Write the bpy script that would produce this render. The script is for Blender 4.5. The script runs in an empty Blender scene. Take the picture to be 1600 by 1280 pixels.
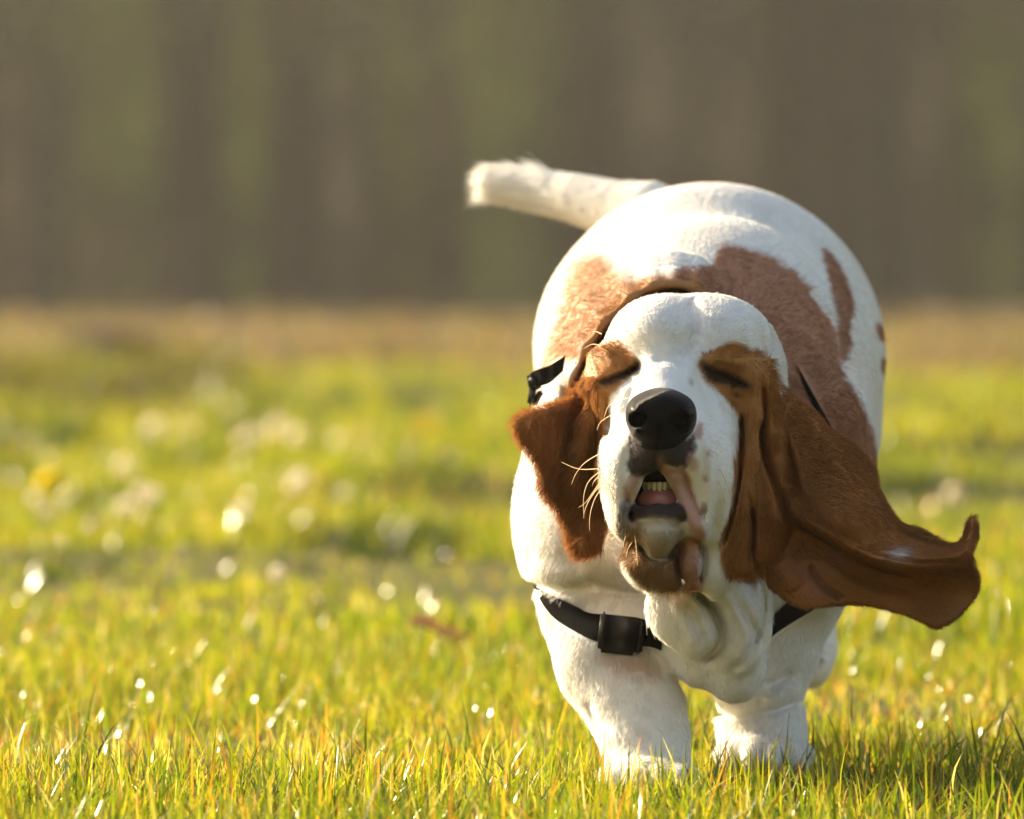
import bpy, math, random
import numpy as np

scene = bpy.context.scene
R = math.radians
rng = np.random.default_rng(7)
random.seed(7)

# ------------------------------------------------------------------ camera
D0 = 5.0          # distance from the camera to the plane of the dog's nose (y = 0)
H0 = 0.40         # height of the lens above the turf
FPX = 10000.0     # focal length in pixels of the 1600 px wide photograph
cam_data = bpy.data.cameras.new('camera')
cam = bpy.data.objects.new('camera', cam_data)
scene.collection.objects.link(cam)
cam.location = (0, -D0, H0)
cam.rotation_euler = (R(90), 0, 0)
cam_data.sensor_width = 36
cam_data.lens = 36 * FPX / 1600
cam_data.shift_y = -190 / 1600
cam_data.clip_start = 0.1
cam_data.clip_end = 3000
cam_data.dof.use_dof = True
cam_data.dof.focus_distance = D0 + 0.0
cam_data.dof.aperture_fstop = 6.6
cam_data.dof.aperture_blades = 0
scene.camera = cam

# ------------------------------------------------------------------ light
SUN_EL, SUN_AZ = 20.0, -50.0      # azimuth from +Y (away from the camera), negative = left
SUN_STRENGTH, SKY_STRENGTH, EXPOSURE = 5.0, 0.12, 1.5
world = bpy.data.worlds.new('World')
scene.world = world
world.use_nodes = True
wn = world.node_tree
wn.nodes.clear()
sky = wn.nodes.new('ShaderNodeTexSky')
sky.sky_type = 'NISHITA'
sky.sun_disc = False
sky.sun_elevation = R(SUN_EL)
sky.sun_rotation = R(SUN_AZ)
sky.air_density = 1.0
sky.dust_density = 2.5
sky.ozone_density = 0.6
tint = wn.nodes.new('ShaderNodeMix')
tint.data_type = 'RGBA'
tint.blend_type = 'MULTIPLY'
tint.inputs[0].default_value = 1
tint.inputs[7].default_value = (0.97, 0.90, 0.80, 1)      # white balance of a camera set for warm evening shade
bg = wn.nodes.new('ShaderNodeBackground')
bg.inputs[1].default_value = SKY_STRENGTH
wo = wn.nodes.new('ShaderNodeOutputWorld')
wn.links.new(sky.outputs[0], tint.inputs[6])
wn.links.new(tint.outputs[2], bg.inputs[0])
wn.links.new(bg.outputs[0], wo.inputs[0])

sun_data = bpy.data.lights.new('sun', 'SUN')
sun_data.energy = SUN_STRENGTH
sun_data.angle = R(0.6)
sun_data.color = (1.0, 0.83, 0.58)
sun = bpy.data.objects.new('sun', sun_data)
scene.collection.objects.link(sun)
# light travels from the sun (behind the field, to the left) towards the camera
sd = np.array([math.sin(R(SUN_AZ)) * math.cos(R(SUN_EL)), math.cos(R(SUN_AZ)) * math.cos(R(SUN_EL)), math.sin(R(SUN_EL))])
from mathutils import Vector, Matrix
sun.rotation_euler = Vector(sd).to_track_quat('Z', 'Y').to_euler()
sun.location = Vector(sd) * 30

scene.view_settings.view_transform = 'Standard'
scene.view_settings.look = 'None'
scene.view_settings.gamma = 1
scene.view_settings.use_curve_mapping = False
scene.view_settings.exposure = EXPOSURE
scene.render.engine = 'CYCLES'
scene.cycles.max_bounces = 8
scene.cycles.diffuse_bounces = 4
scene.cycles.transparent_max_bounces = 8
scene.cycles.sample_clamp_indirect = 6
scene.cycles.use_denoising = True

# ------------------------------------------------------------------ helpers
def P(px, py, Y):
    """Point at depth Y that the lens sees at (px, py) of the 1600x1280 photograph."""
    s = (D0 + Y) / FPX
    return ((px - 800) * s, Y, H0 - (py - 450) * s)

def link(name, data, parent=None):
    o = bpy.data.objects.new(name, data)
    scene.collection.objects.link(o)
    if parent is not None:
        o.parent = parent
    return o

def tag(o, label=None, cat=None, group=None, kind=None):
    if label: o['label'] = label
    if cat: o['category'] = cat
    if group: o['group'] = group
    if kind: o['kind'] = kind
    return o

def mesh_np(name, verts, faces, mat=None, smooth=True, loops=None):
    """Mesh from numpy arrays; faces (n, k) of equal size, or a list of such arrays."""
    me = bpy.data.meshes.new(name)
    verts = np.asarray(verts, np.float32)
    fl = faces if isinstance(faces, list) else [faces]
    fl = [np.asarray(f, np.int32) for f in fl if len(f)]
    nl = sum(f.size for f in fl)
    nf = sum(len(f) for f in fl)
    me.vertices.add(len(verts)); me.vertices.foreach_set('co', verts.ravel())
    me.loops.add(nl); me.loops.foreach_set('vertex_index', np.concatenate([f.ravel() for f in fl]))
    st, c = [], 0
    for f in fl:
        st.append(c + np.arange(len(f)) * f.shape[1]); c += f.size
    me.polygons.add(nf); me.polygons.foreach_set('loop_start', np.concatenate(st).astype(np.int32))
    me.update(calc_edges=True)
    if smooth:
        me.polygons.foreach_set('use_smooth', np.ones(nf, bool))
    if mat is not None:
        me.materials.append(mat)
    return me

def vcol(me, name, rgb):
    a = me.attributes.new(name, 'FLOAT_COLOR', 'POINT')
    c = np.ones((len(rgb), 4), np.float32); c[:, :3] = rgb
    a.data.foreach_set('color', c.ravel())

def hashn(n, seed=0):
    return np.random.default_rng(seed).random(n)

class Nodes:
    def __init__(self, name):
        self.m = bpy.data.materials.new(name)
        self.m.use_nodes = True
        self.t = self.m.node_tree
        self.t.nodes.clear()
        self.out = self.t.nodes.new('ShaderNodeOutputMaterial')
    def n(self, typ, ins=None, **props):
        nd = self.t.nodes.new(typ)
        for k, v in props.items(): setattr(nd, k, v)
        for k, v in (ins or {}).items():
            if isinstance(v, bpy.types.NodeSocket): self.t.links.new(v, nd.inputs[k])
            else: nd.inputs[k].default_value = v
        return nd
    def done(self, shader, disp=None):
        self.t.links.new(shader, self.out.inputs[0])
        return self.m

def vnoise(p, freq, seed=0):
    """Cheap smooth 3-D value noise in [-1, 1] for numpy points (n, 3)."""
    g = np.random.default_rng(seed).random((32, 32, 32)).astype(np.float32) * 2 - 1
    q = np.asarray(p, np.float32) * freq
    i = np.floor(q).astype(np.int32); f = q - i
    f = f * f * (3 - 2 * f)
    r = 0
    for dx in (0, 1):
        for dy in (0, 1):
            for dz in (0, 1):
                w = (f[:, 0] if dx else 1 - f[:, 0]) * (f[:, 1] if dy else 1 - f[:, 1]) * (f[:, 2] if dz else 1 - f[:, 2])
                r = r + w * g[(i[:, 0] + dx) % 32, (i[:, 1] + dy) % 32, (i[:, 2] + dz) % 32]
    return r

FUR_COUNT = 480000
HAZE = 0.00068

# ================================================================== THE GROUND
CAMY = -D0
# low swells of the meadow: (x, distance from the camera, half width, half length, height)
SWELL = [(-2.2, 24.5, 1.3, 1.6, 0.06), (0.3, 28.0, 2.0, 1.5, 0.05), (-0.9, 26.5, .45, .6, .03), (-2.6, 22.3, .3, .4, .04), (-1.5, 21.0, .25, .35, .04), (-0.2, 23.0, .3, .4, .03), (-1.15, 18.2, .55, .5, 0.03), (-0.25, 12.3, 0.25, 0.25, 0.045), (0.02, 12.2, 0.22, .25, 0.035), (1.25, 15.6, 0.45, 0.3, 0.04), (-1.9, 31.0, 0.7, .6, .10), (-1.5, 33.0, .6, .6, .06), (-3.4, 44.0, 1.6, 1.4, .05), (-1.0, 41.0, 1.2, 1.0, .04)]
HOLLOW = [(-0.2, 11.6, 0.3, 0.3, 0.03), (1.3, 14.8, .5, .3, .03)]
# thick tussocks of longer grass: (x, distance, radius, extra height)
TUSS = [(-.30, 12.35, .22, 1.5), (-.06, 12.25, .18, 1.2), (-.62, 11.7, .15, .7), (1.25, 15.6, .45, 1.5), (1.9, 15.9, .4, 1.2), (-1.2, 18.5, .4, .8), (-2.1, 24, .6, 1.1), (-1.3, 23, .4, .9), (-.3, 26, .6, 1.0), (.6, 27, .8, 1.0), (-2.6, 20.5, .35, .9), (-1.75, 20.2, .3, .8), (-.8, 21.3, .3, .8), (.2, 19.0, .3, .6), (2.2, 25, .8, .7), (1.1, 22, .4, .6), (-.75, 15.2, .2, .5), (.15, 14.2, .2, .5)]
# bare soil showing, painted darker for the shade of hollows: (x, distance, half width, half length)
BARE_SHADE = [(-.18, 11.6, .26, .30), (-.55, 11.1, .14, .2), (1.35, 14.75, .5, .35), (2.0, 15.0, .4, .3), (-1.9, 31.0, .75, .9), (-1.3, 32.5, .6, .8), (-1.25, 21.7, .3, .45), (-.22, 24.6, .35, .5), (-2.5, 19.0, .28, .45), (-1.9, 22.4, .3, .4), (-.75, 20.3, .22, .4), (.65, 25.2, .4, .5), (.25, 18.2, .2, .3), (-.15, 34, .7, 1.0), (2.6, 38, 1.2, 1.4), (.9, 44, 1.5, 1.5), (-2.6, 50, 2, 2.5)]
def spot(px, py, w, h):
    d = 3550 / (py - 450); return ((px - 800) / FPX * d, d, w / FPX * d / 2, d * d / 3550 * h / 2)
# hollow shade painted as dark grass, and dead brown stalks, among the pale grass
SHADE_GRASS = [spot(*q_) for q_ in ((600, 803, 210, 34), (690, 814, 70, 20), (40, 672, 100, 30), (132, 668, 70, 22), (395, 632, 60, 24), (660, 620, 70, 24), (520, 628, 50, 18), (1500, 728, 260, 24), (690, 722, 130, 24), (130, 832, 150, 26), (170, 748, 110, 18), (285, 704, 90, 18), (-200, 700, 200, 30), (1800, 700, 200, 30), (470, 838, 60, 16))]
STALKS = [spot(*q_) for q_ in ((190, 594, 260, 40), (330, 590, 90, 22), (-150, 600, 200, 30), (60, 560, 120, 16), (620, 556, 120, 16))]
def field(L, x, y, k=None):
    d = y - CAMY; m = 0 * x
    for q_ in L:
        l_ = q_[3] if k is None else q_[2] * 1.1; h_ = 1 if k is None else q_[3]
        m = np.maximum(m, h_ * np.exp(-((x - q_[0]) / q_[2]) ** 2 - ((d - q_[1]) / l_) ** 2))
    return m
def ground_z(x, y):
    x = np.asarray(x, float); y = np.asarray(y, float); d = y - CAMY
    far = np.clip((d - 7) / 12, 0, 1)
    p = np.stack([x.ravel(), y.ravel(), 0 * x.ravel()], 1)
    z = (vnoise(p, 0.9, 31) * 0.018 * np.clip((d.ravel() - 6.5) / 6, 0, 1) + vnoise(p, 2.7, 32) * 0.03 * (0.15 + far.ravel()) + vnoise(p * np.array([1, .7, 1]), 1.5, 35) * 0.018 * np.clip((d.ravel() - 11) / 6, 0, 1) + vnoise(p * np.array([1, .5, 1]), 0.22, 33) * 0.02 * far.ravel()).reshape(x.shape)
    for (a, b, w, l, h) in SWELL: z = z + h * np.exp(-((x - a) / w) ** 2 - ((d - b) / l) ** 2)
    for (a, b, w, l, h) in HOLLOW: z = z - h * np.exp(-((x - a) / w) ** 2 - ((d - b) / l) ** 2)
    return z - 0.004

u = np.linspace(-1, 1, 420); gxs = np.sinh(u * 6.2) / np.sinh(6.2) * 420
v = np.linspace(0, 1, 620)
gys = np.concatenate([np.linspace(-60, -3, 30)[:-1], -3 + (np.exp(v * 5.0) - 1) / (math.exp(5.0) - 1) * 900])
XX, YY = np.meshgrid(gxs, gys, indexing='ij')
ZZ = ground_z(XX, YY)
nI, nJ = XX.shape
ii, jj = np.meshgrid(np.arange(nI - 1), np.arange(nJ - 1), indexing='ij')
q = (ii * nJ + jj).ravel()
N = Nodes('meadow_soil')
tc = N.n('ShaderNodeTexCoord')
n1 = N.n('ShaderNodeTexNoise', {'Vector': tc.outputs['Object'], 'Scale': 3.0, 'Detail': 6.0})
n2 = N.n('ShaderNodeTexNoise', {'Vector': tc.outputs['Object'], 'Scale': 60.0, 'Detail': 5.0})
c1 = N.n('ShaderNodeMix', {0: n1.outputs[0], 6: (0.060, 0.085, 0.014, 1), 7: (0.14, 0.13, 0.025, 1)}, data_type='RGBA')
c2 = N.n('ShaderNodeMix', {0: n2.outputs[0], 6: (0.030, 0.022, 0.012, 1), 7: (0.16, 0.12, 0.045, 1)}, data_type='RGBA')
c3 = N.n('ShaderNodeMix', {0: 0.45, 6: c1.outputs[2], 7: c2.outputs[2]}, data_type='RGBA')
sp = N.n('ShaderNodeSeparateXYZ', {0: tc.outputs['Object']})
n3 = N.n('ShaderNodeTexNoise', {'Vector': tc.outputs['Object'], 'Scale': 0.35, 'Detail': 4.0})
n3s = N.n('ShaderNodeMath', {0: n3.outputs[0], 1: 22.0, 2: -11.0}, operation='MULTIPLY_ADD')
ysum = N.n('ShaderNodeMath', {0: sp.outputs[1], 1: n3s.outputs[0]}, operation='ADD')
fm = N.n('ShaderNodeMapRange', {'Value': ysum.outputs[0], 1: 24.0, 2: 31.0})
dry = N.n('ShaderNodeMix', {0: n1.outputs[0], 6: (0.085, 0.058, 0.036, 1), 7: (0.13, 0.095, 0.055, 1)}, data_type='RGBA')
c4 = N.n('ShaderNodeMix', {0: fm.outputs[0], 6: c3.outputs[2], 7: dry.outputs[2]}, data_type='RGBA')
ba = N.n('ShaderNodeAttribute', attribute_name='bare')
c4 = N.n('ShaderNodeMix', {0: ba.outputs['Fac'], 6: c4.outputs[2], 7: (0.030, 0.020, 0.015, 1)}, data_type='RGBA')  # dark soil tone paints in the shade of the hollows
bmp = N.n('ShaderNodeBump', {'Strength': 0.8, 'Distance': 0.02, 'Height': n2.outputs[0]})
pb = N.n('ShaderNodeBsdfPrincipled', {'Base Color': c4.outputs[2], 'Roughness': 0.95, 'Specular IOR Level': 0.1, 'Normal': bmp.outputs[0]})
gme = mesh_np('meadow_ground', np.stack([XX.ravel(), YY.ravel(), ZZ.ravel()], 1), np.stack([q, q + nJ, q + nJ + 1, q + 1], 1), N.done(pb.outputs[0]))
vcol(gme, 'bare', np.repeat(np.clip(field(BARE_SHADE, XX.ravel(), YY.ravel()) * 1.6, 0, 1)[:, None], 3, 1))
tag(link('meadow_ground', gme), kind='structure')

# ---------------- grass: every blade a bent, tapering strip
N = Nodes('grass_blade')
a = N.n('ShaderNodeAttribute', attribute_name='tone')
pb = N.n('ShaderNodeBsdfPrincipled', {'Base Color': a.outputs['Color'], 'Roughness': 0.2, 'Specular IOR Level': 0.7})
hs = N.n('ShaderNodeMix', {0: 1.0, 6: a.outputs['Color'], 7: (1.6, 1.5, 0.6, 1)}, data_type='RGBA', blend_type='MULTIPLY')
tr = N.n('ShaderNodeBsdfTranslucent', {'Color': hs.outputs[2]})
mx = N.n('ShaderNodeMixShader', {0: 0.6, 1: pb.outputs[0], 2: tr.outputs[0]})
m_grass = N.done(mx.outputs[0])
m_grass_far = m_grass.copy(); m_grass_far.name = 'grass_blade_dull'
for nd_ in m_grass_far.node_tree.nodes:
    if nd_.type == 'BSDF_PRINCIPLED': nd_.inputs['Roughness'].default_value = 0.36; nd_.inputs['Specular IOR Level'].default_value = 0.45

m_grass_dry = m_grass_far.copy(); m_grass_dry.name = 'dry_grass_blade'
for nd_ in m_grass_dry.node_tree.nodes:
    if nd_.type == 'MIX': nd_.inputs[7].default_value = (1.15, 1.10, 1.0, 1)

TONES = np.array([[0.100, 0.150, 0.009], [0.160, 0.205, 0.010], [0.25, 0.26, 0.014], [0.33, 0.30, 0.085], [0.38, 0.20, 0.04], [0.040, 0.075, 0.016], [0.50, 0.44, 0.26], [0.11, 0.076, 0.045]])
def grass(name, label, d0, d1, density, hmin, hmax, wid, segs, probs, seed, lean=0.55, margin=1.7, keep=None, power=1.0, patch=0.0):
    r = np.random.default_rng(seed)
    hw = lambda d: 0.08 * d * margin + 0.30
    area = (hw(d0) + hw(d1)) * (d1 - d0); n = int(area * density)
    d = d0 + (d1 - d0) * r.random(int(n * 1.6)); d = d[r.random(len(d)) < hw(d) / hw(d1)][:n]; n = len(d)
    x = (r.random(n) * 2 - 1) * hw(d); y = d + CAMY
    if patch:
        pn = vnoise(np.stack([x, y, 0 * x], 1), 3.0 if d1 < 16 else 1.1, seed + 5)
        k = r.random(n) < np.clip(1 - patch + pn * 1.3, 0.1, 1); x, y, d = x[k], y[k], d[k]; n = len(x)
    if keep is not None:
        k = keep(x, y, r); x, y, d = x[k], y[k], d[k]; n = len(x)
    k = r.random(n) > field(BARE_SHADE, x, y) * 1.35; x, y, d = x[k], y[k], d[k]; n = len(x)
    z = ground_z(x, y)
    tall = vnoise(np.stack([x, y, 0 * x], 1), 1.7, seed + 9) * (0.25 if d1 < 10 else 0.55) + 1
    h = (hmin + (hmax - hmin) * r.random(n) ** 2.0) * tall
    tu = field(TUSS, x, y, 1) * 0.6; h = h * (1 + tu)
    dkw, dks = field(SHADE_GRASS, x, y) * 2.4, field(STALKS, x, y) * 2.6; u_ = r.random(n)
    isw, iss = u_ < dkw, u_ < dks; h = np.where(isw, h * 1.25, h); h = np.where(iss, h * 2.1, h)
    az = r.random(n) * 2 * math.pi; ln = r.normal(0, lean, n); bend = r.normal(0.3, 0.5, n)
    w = wid * (0.6 + 0.8 * r.random(n))
    dirx, diry = np.cos(az), np.sin(az)
    rot = r.random(n) * 2 * math.pi; sx, sy = np.cos(rot), np.sin(rot)
    rows = []
    ts = np.linspace(0, 1, segs + 1)
    wt = np.array([1.0, 0.95, 0.75, 0.4, 0.0]) if segs == 4 else (np.array([1.0, 0.9, 0.55, 0]) if segs == 3 else np.array([1, .8, 0]) if segs == 2 else np.array([1, 0]))
    V = np.zeros((n, 2 * segs + 1, 3), np.float32); T = np.zeros(2 * segs + 1)
    px_, pz_ = np.zeros(n), np.zeros(n); ang = ln * 0.4
    for i, t in enumerate(ts):
        if i: 
            a_ = ang + (ln * 0.6 + bend) * (t ** 1.3); st = h / segs
            px_ = px_ + np.sin(a_) * st; pz_ = pz_ + np.cos(a_) * st
        cx, cy, cz = x + dirx * px_, y + diry * px_, z - 0.004 + pz_
        if i < segs:
            V[:, 2 * i] = np.stack([cx - sx * w * wt[i] / 2, cy - sy * w * wt[i] / 2, cz], 1); V[:, 2 * i + 1] = np.stack([cx + sx * w * wt[i] / 2, cy + sy * w * wt[i] / 2, cz], 1)
            T[2 * i] = T[2 * i + 1] = t
        else: V[:, 2 * segs] = np.stack([cx, cy, cz], 1); T[2 * segs] = 1
    b0 = (np.arange(n) * (2 * segs + 1))[:, None]
    quads = [b0 + np.array([[2 * i, 2 * i + 1, 2 * i + 3, 2 * i + 2]]) for i in range(segs - 1)]
    tris = b0 + np.array([[2 * segs - 2, 2 * segs - 1, 2 * segs]])
    fac = [np.concatenate(quads)] if quads else []
    me = mesh_np(name, V.reshape(-1, 3), fac + [tris], m_grass if d0 < 13 else m_grass_far if d0 < 25 else m_grass_dry)
    probs = np.array(probs, float); probs /= probs.sum()
    ti = r.choice(len(TONES), n, p=np.append(probs, 0) if len(probs) < 8 else probs)
    big = vnoise(np.stack([x, y, 0 * x], 1), 1.2, 77) * 0.5 + vnoise(np.stack([x, y, 0 * x], 1), 4.0, 78) * 0.35
    ti = np.where((big > 0.35) & (ti < 2) & (r.random(n) < 0.45), 2, ti)
    ti = np.where((big < -0.35) & (ti == 2), 0, ti)
    base = TONES[ti] * (0.75 + 0.5 * r.random((n, 1)))
    # withered tips on some blades
    tipc = np.where(((r.random(n) < 0.11) & ~isw & ~iss)[:, None], np.array([[0.50, 0.25, 0.05]]), base)
    tt = np.clip((T - 0.55) / 0.45, 0, 1)[None, :, None]
    base = base * (0.86 if d0 < 25 else 0.78)
    base = np.where(isw[:, None], np.array([[0.015, 0.028, 0.008]]) * (0.7 + 0.6 * r.random((n, 1))), base)  # painted shade: very dark green blades in the hollows
    base = np.where(iss[:, None], np.array([[0.030, 0.020, 0.015]]) * (0.7 + 0.6 * r.random((n, 1))), base)
    C = base[:, None] * (1 - tt) + tipc[:, None] * tt
    vcol(me, 'tone', C.reshape(-1, 3).astype(np.float32))
    o = link(name, me); tag(o, label, 'grass', kind='stuff')
    return o
G_NEAR = [32, 32, 22, 7, 3, 9, 3]
grass('grass', 'short sunlit lawn grass in sharp focus around the dog', 4.45, 7.0, 26000, 0.013, 0.052, 0.0019, 3, G_NEAR, 101, margin=1.7, lean=1.0, patch=0.15)
grass('dry_thatch', 'dead straw lying between the grass blades', 4.45, 7.0, 5000, 0.012, 0.035, 0.0020, 2, [5, 5, 10, 40, 35, 5, 15], 102, lean=1.3, margin=1.9)
grass('grass', 'blurred yellow-green grass just behind the dog', 7.0, 14.0, 6000, 0.016, 0.062, 0.0045, 2, [30, 34, 24, 6, 3, 8, 2], 103, lean=0.8, patch=0.2)
def not_bare(x, y, r):
    d = y - CAMY
    m = np.exp(-((x + 2.0) / .9) ** 2 - ((d - 31.5) / 1.2) ** 2) + np.exp(-((x + .35) / .7) ** 2 - ((d - 33) / 1.2) ** 2)
    return r.random(len(x)) > m * 1.3
grass('grass', 'lush green grass across the middle of the meadow', 14.0, 27.0, 2700, 0.018, 0.065, 0.0095, 2, [28, 34, 30, 4, 3, 9, 1], 104, margin=1.5, keep=not_bare, patch=0.45)
def green_patch(x, y, r):
    d = y - CAMY; g = vnoise(np.stack([x, y * 0.4, 0 * x], 1), 0.45, 91)
    return r.random(len(x)) < 0.55 + 0.6 * g
grass('dry_meadow_grass', 'brownish dry grass far off in front of the wood', 26.0, 100.0, 170, 0.02, 0.10, 0.032, 1, [5, 5, 5, 6, 6, 6, 1, 66], 105, margin=1.4)
grass('grass', 'faint green grass patches in the far brown field', 26.0, 80.0, 40, 0.03, 0.09, 0.022, 1, [26, 32, 34, 6, 4, 5, 1], 106, margin=1.4, keep=green_patch)
grass('dead_reeds', 'ragged brown dead grass along the foot of the wood', 62.0, 89.0, 90, 0.04, 0.20, 0.035, 2, [2, 2, 2, 8, 6, 8, 2, 70], 120, margin=1.5, patch=0.75)
# the same turf to both sides of the view
def beside(x, y, r):
    d = y - CAMY
    return (np.abs(x) > 0.08 * d * 1.55 + 0.28) & (np.abs(x) < 1.2 + 0.2 * d)
grass('grass', 'plain meadow grass to either side of the dog', 3.9, 12.0, 2600, 0.014, 0.055, 0.0055, 2, [30, 34, 24, 6, 3, 8, 2], 111, lean=0.9, margin=4.2, keep=beside)
grass('grass', 'plain meadow grass in front of the dog', 3.2, 4.46, 7000, 0.014, 0.052, 0.003, 2, [30, 34, 24, 6, 3, 8, 2], 112, lean=0.9, margin=3.0)
# a few long blades standing above the lawn
grass('long_grass_blades', 'taller single blades rising from the lawn in the foreground', 4.5, 5.5, 1000, 0.045, 0.088, 0.0026, 4, [30, 30, 10, 10, 10, 20, 3], 107, lean=0.7, margin=1.9)

# ================================================================== THE WOOD BEHIND THE MEADOW
def bark_material(name, a, b):
    N = Nodes(name)
    tc = N.n('ShaderNodeTexCoord')
    mp = N.n('ShaderNodeMapping', {'Vector': tc.outputs['Object'], 'Scale': (6, 6, 0.8)})
    no = N.n('ShaderNodeTexNoise', {'Vector': mp.outputs[0], 'Scale': 3.0, 'Detail': 6.0})
    oi = N.n('ShaderNodeObjectInfo')
    c = N.n('ShaderNodeMix', {0: no.outputs[0], 6: a, 7: b}, data_type='RGBA')
    v = N.n('ShaderNodeMapRange', {'Value': oi.outputs['Random'], 3: 0.7, 4: 1.35})
    hsv = N.n('ShaderNodeHueSaturation', {'Value': v.outputs[0], 'Color': c.outputs[2]})
    bp = N.n('ShaderNodeBump', {'Strength': 0.8, 'Distance': 0.03, 'Height': no.outputs[0]})
    pb = N.n('ShaderNodeBsdfPrincipled', {'Base Color': hsv.outputs[0], 'Roughness': 0.9, 'Normal': bp.outputs[0]})
    return N.done(pb.outputs[0])
m_darkbark = bark_material('dark_bark', (0.035, 0.032, 0.028, 1), (0.09, 0.08, 0.065, 1))
m_bark = bark_material('bark', (0.10, 0.085, 0.065, 1), (0.26, 0.225, 0.18, 1))
def leaf_material(name):
    N = Nodes(name)
    a = N.n('ShaderNodeAttribute', attribute_name='tone')
    oi = N.n('ShaderNodeObjectInfo')
    v = N.n('ShaderNodeMapRange', {'Value': oi.outputs['Random'], 3: 0.75, 4: 1.3})
    hsv = N.n('ShaderNodeHueSaturation', {'Value': v.outputs[0], 'Color': a.outputs['Color']})
    df = N.n('ShaderNodeBsdfPrincipled', {'Base Color': hsv.outputs[0], 'Roughness': 0.6})
    tr = N.n('ShaderNodeBsdfTranslucent', {'Color': hsv.outputs[0]})
    mx = N.n('ShaderNodeMixShader', {0: 0.5, 1: df.outputs[0], 2: tr.outputs[0]})
    return N.done(mx.outputs[0])
m_leaf = leaf_material('spring_leaves')

def tube(pts, rads, k=7):
    pts = np.array(pts, float); V = []; Fc = []
    for i, (p, r_) in enumerate(zip(pts, rads)):
        t = pts[min(i + 1, len(pts) - 1)] - pts[max(i - 1, 0)]; t /= np.linalg.norm(t)
        a = np.cross(t, [0.3, 1, 0.1]); a /= np.linalg.norm(a); b = np.cross(t, a)
        for j in range(k):
            w = 2 * math.pi * j / k; V.append(p + (a * math.cos(w) + b * math.sin(w)) * r_)
    for i in range(len(pts) - 1):
        for j in range(k): Fc.append((i * k + j, i * k + (j + 1) % k, i * k + k + (j + 1) % k, i * k + k + j))
    return np.array(V), np.array(Fc)

def leaf_cloud(centres, spread, n, size, tones, seed):
    r = np.random.default_rng(seed)
    c = np.array(centres)[r.integers(0, len(centres), n)] + r.normal(0, 1, (n, 3)) * np.array(spread)
    a = r.normal(0, 1, (n, 3)); a /= np.linalg.norm(a, axis=1, keepdims=True)
    b = np.cross(a, r.normal(0, 1, (n, 3))); b /= np.linalg.norm(b, axis=1, keepdims=True) + 1e-9
    s = size * (0.5 + r.random((n, 1)))
    V = np.stack([c - a * s, c + b * s * 0.45, c + a * s, c - b * s * 0.45], 1).reshape(-1, 3)
    Fq = np.arange(n * 4).reshape(n, 4)
    t = np.array(tones)[r.integers(0, len(tones), n)] * (0.7 + 0.6 * r.random((n, 1)))
    return V, Fq, np.repeat(t, 4, 0)

GREEN = [(0.36, 0.36, 0.06), (0.44, 0.42, 0.08), (0.28, 0.29, 0.06)]
BROWN = [(0.34, 0.26, 0.17), (0.42, 0.31, 0.18), (0.24, 0.19, 0.14)]
RUST = [(0.34, 0.19, 0.09), (0.28, 0.18, 0.10), (0.22, 0.15, 0.09)]
DUSK = [(0.035, 0.032, 0.022), (0.05, 0.042, 0.03)]
def make_tree(seed, height, r0, tones, leafn, low, name, label, group, mat=None):
    r = np.random.default_rng(seed)
    n = 9; z = np.linspace(0, height, n); wob = np.cumsum(r.normal(0, 0.10, (n, 2)), 0); wob[0] = 0
    pts = np.concatenate([wob, z[:, None]], 1); rads = r0 * (1 - 0.85 * (z / height)) * np.where(z < 0.1, 1.5, 1)
    Vs, Fs, tips = [], [], []; off = 0
    v, f = tube(pts, rads, 9); Vs.append(v); Fs.append(f + off); off += len(v)
    for i in range(16):
        t = low + (0.96 - low) * (i + r.random()) / 16; p0 = np.array([np.interp(t * height, z, pts[:, a]) for a in range(3)])
        az = r.random() * 6.28; L = height * (0.12 + 0.22 * r.random()) * (1.15 - t * 0.6); up = 0.35 + r.random() * 0.7
        d = np.array([math.cos(az), math.sin(az), up]); d /= np.linalg.norm(d)
        q = [p0 + d * L * s + np.array([0, 0, L * 0.12 * s * s]) + r.normal(0, 0.05 * L, 3) * (s > 0) for s in (0, .35, .7, 1)]
        rb = r0 * (1 - 0.85 * t) * 0.5
        v, f = tube(q, [rb, rb * .7, rb * .4, rb * .12], 5); Vs.append(v); Fs.append(f + off); off += len(v); tips += q[1:]
        for j in range(4):
            s0 = q[1 + j % 3]; e = s0 + r.normal(0, 0.3, 3) * L * 0.8 + np.array([0, 0, .1 * L])
            v, f = tube([s0, (s0 + e) / 2 + r.normal(0, .05, 3), e], [rb * .35, rb * .2, rb * .06], 4); Vs.append(v); Fs.append(f + off); off += len(v); tips.append(e)
    root = bpy.data.objects.new(name, None); scene.collection.objects.link(root); tag(root, label, 'tree', group)
    link('trunk', mesh_np('trunk', np.concatenate(Vs), np.concatenate(Fs), mat or m_bark), root)
    V, Fq, T = leaf_cloud(tips, (0.5, 0.5, 0.42), leafn, 0.10, tones, seed + 1)
    me = mesh_np('crown', V, Fq, m_leaf, smooth=False); vcol(me, 'tone', T); link('crown', me, root)
    return root
def copy_tree(root, loc, rz, sc_):
    c = root.copy(); scene.collection.objects.link(c); c.location = loc; c.rotation_euler.z = rz; c.scale = (sc_,) * 3
    for ch in root.children:
        k = ch.copy(); scene.collection.objects.link(k); k.parent = c
    return c
r = np.random.default_rng(55)
T1 = make_tree(1, 16, 0.26, GREEN, 9000, 0.10, 'leafy_tree', 'tree with fresh spring-green leaves, blurred, at the edge of the wood', 'spring-green trees of the wood')
T2 = make_tree(2, 18, 0.30, BROWN, 4500, 0.16, 'bare_tree', 'grey-brown tree hardly in leaf, blurred, in the wood', 'bare grey-brown trees of the wood')
T3 = make_tree(3, 15, 0.22, RUST, 5000, 0.08, 'budding_tree', 'slim tree with rusty brown buds, blurred, in the wood', 'rusty budding trees of the wood')
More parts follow.
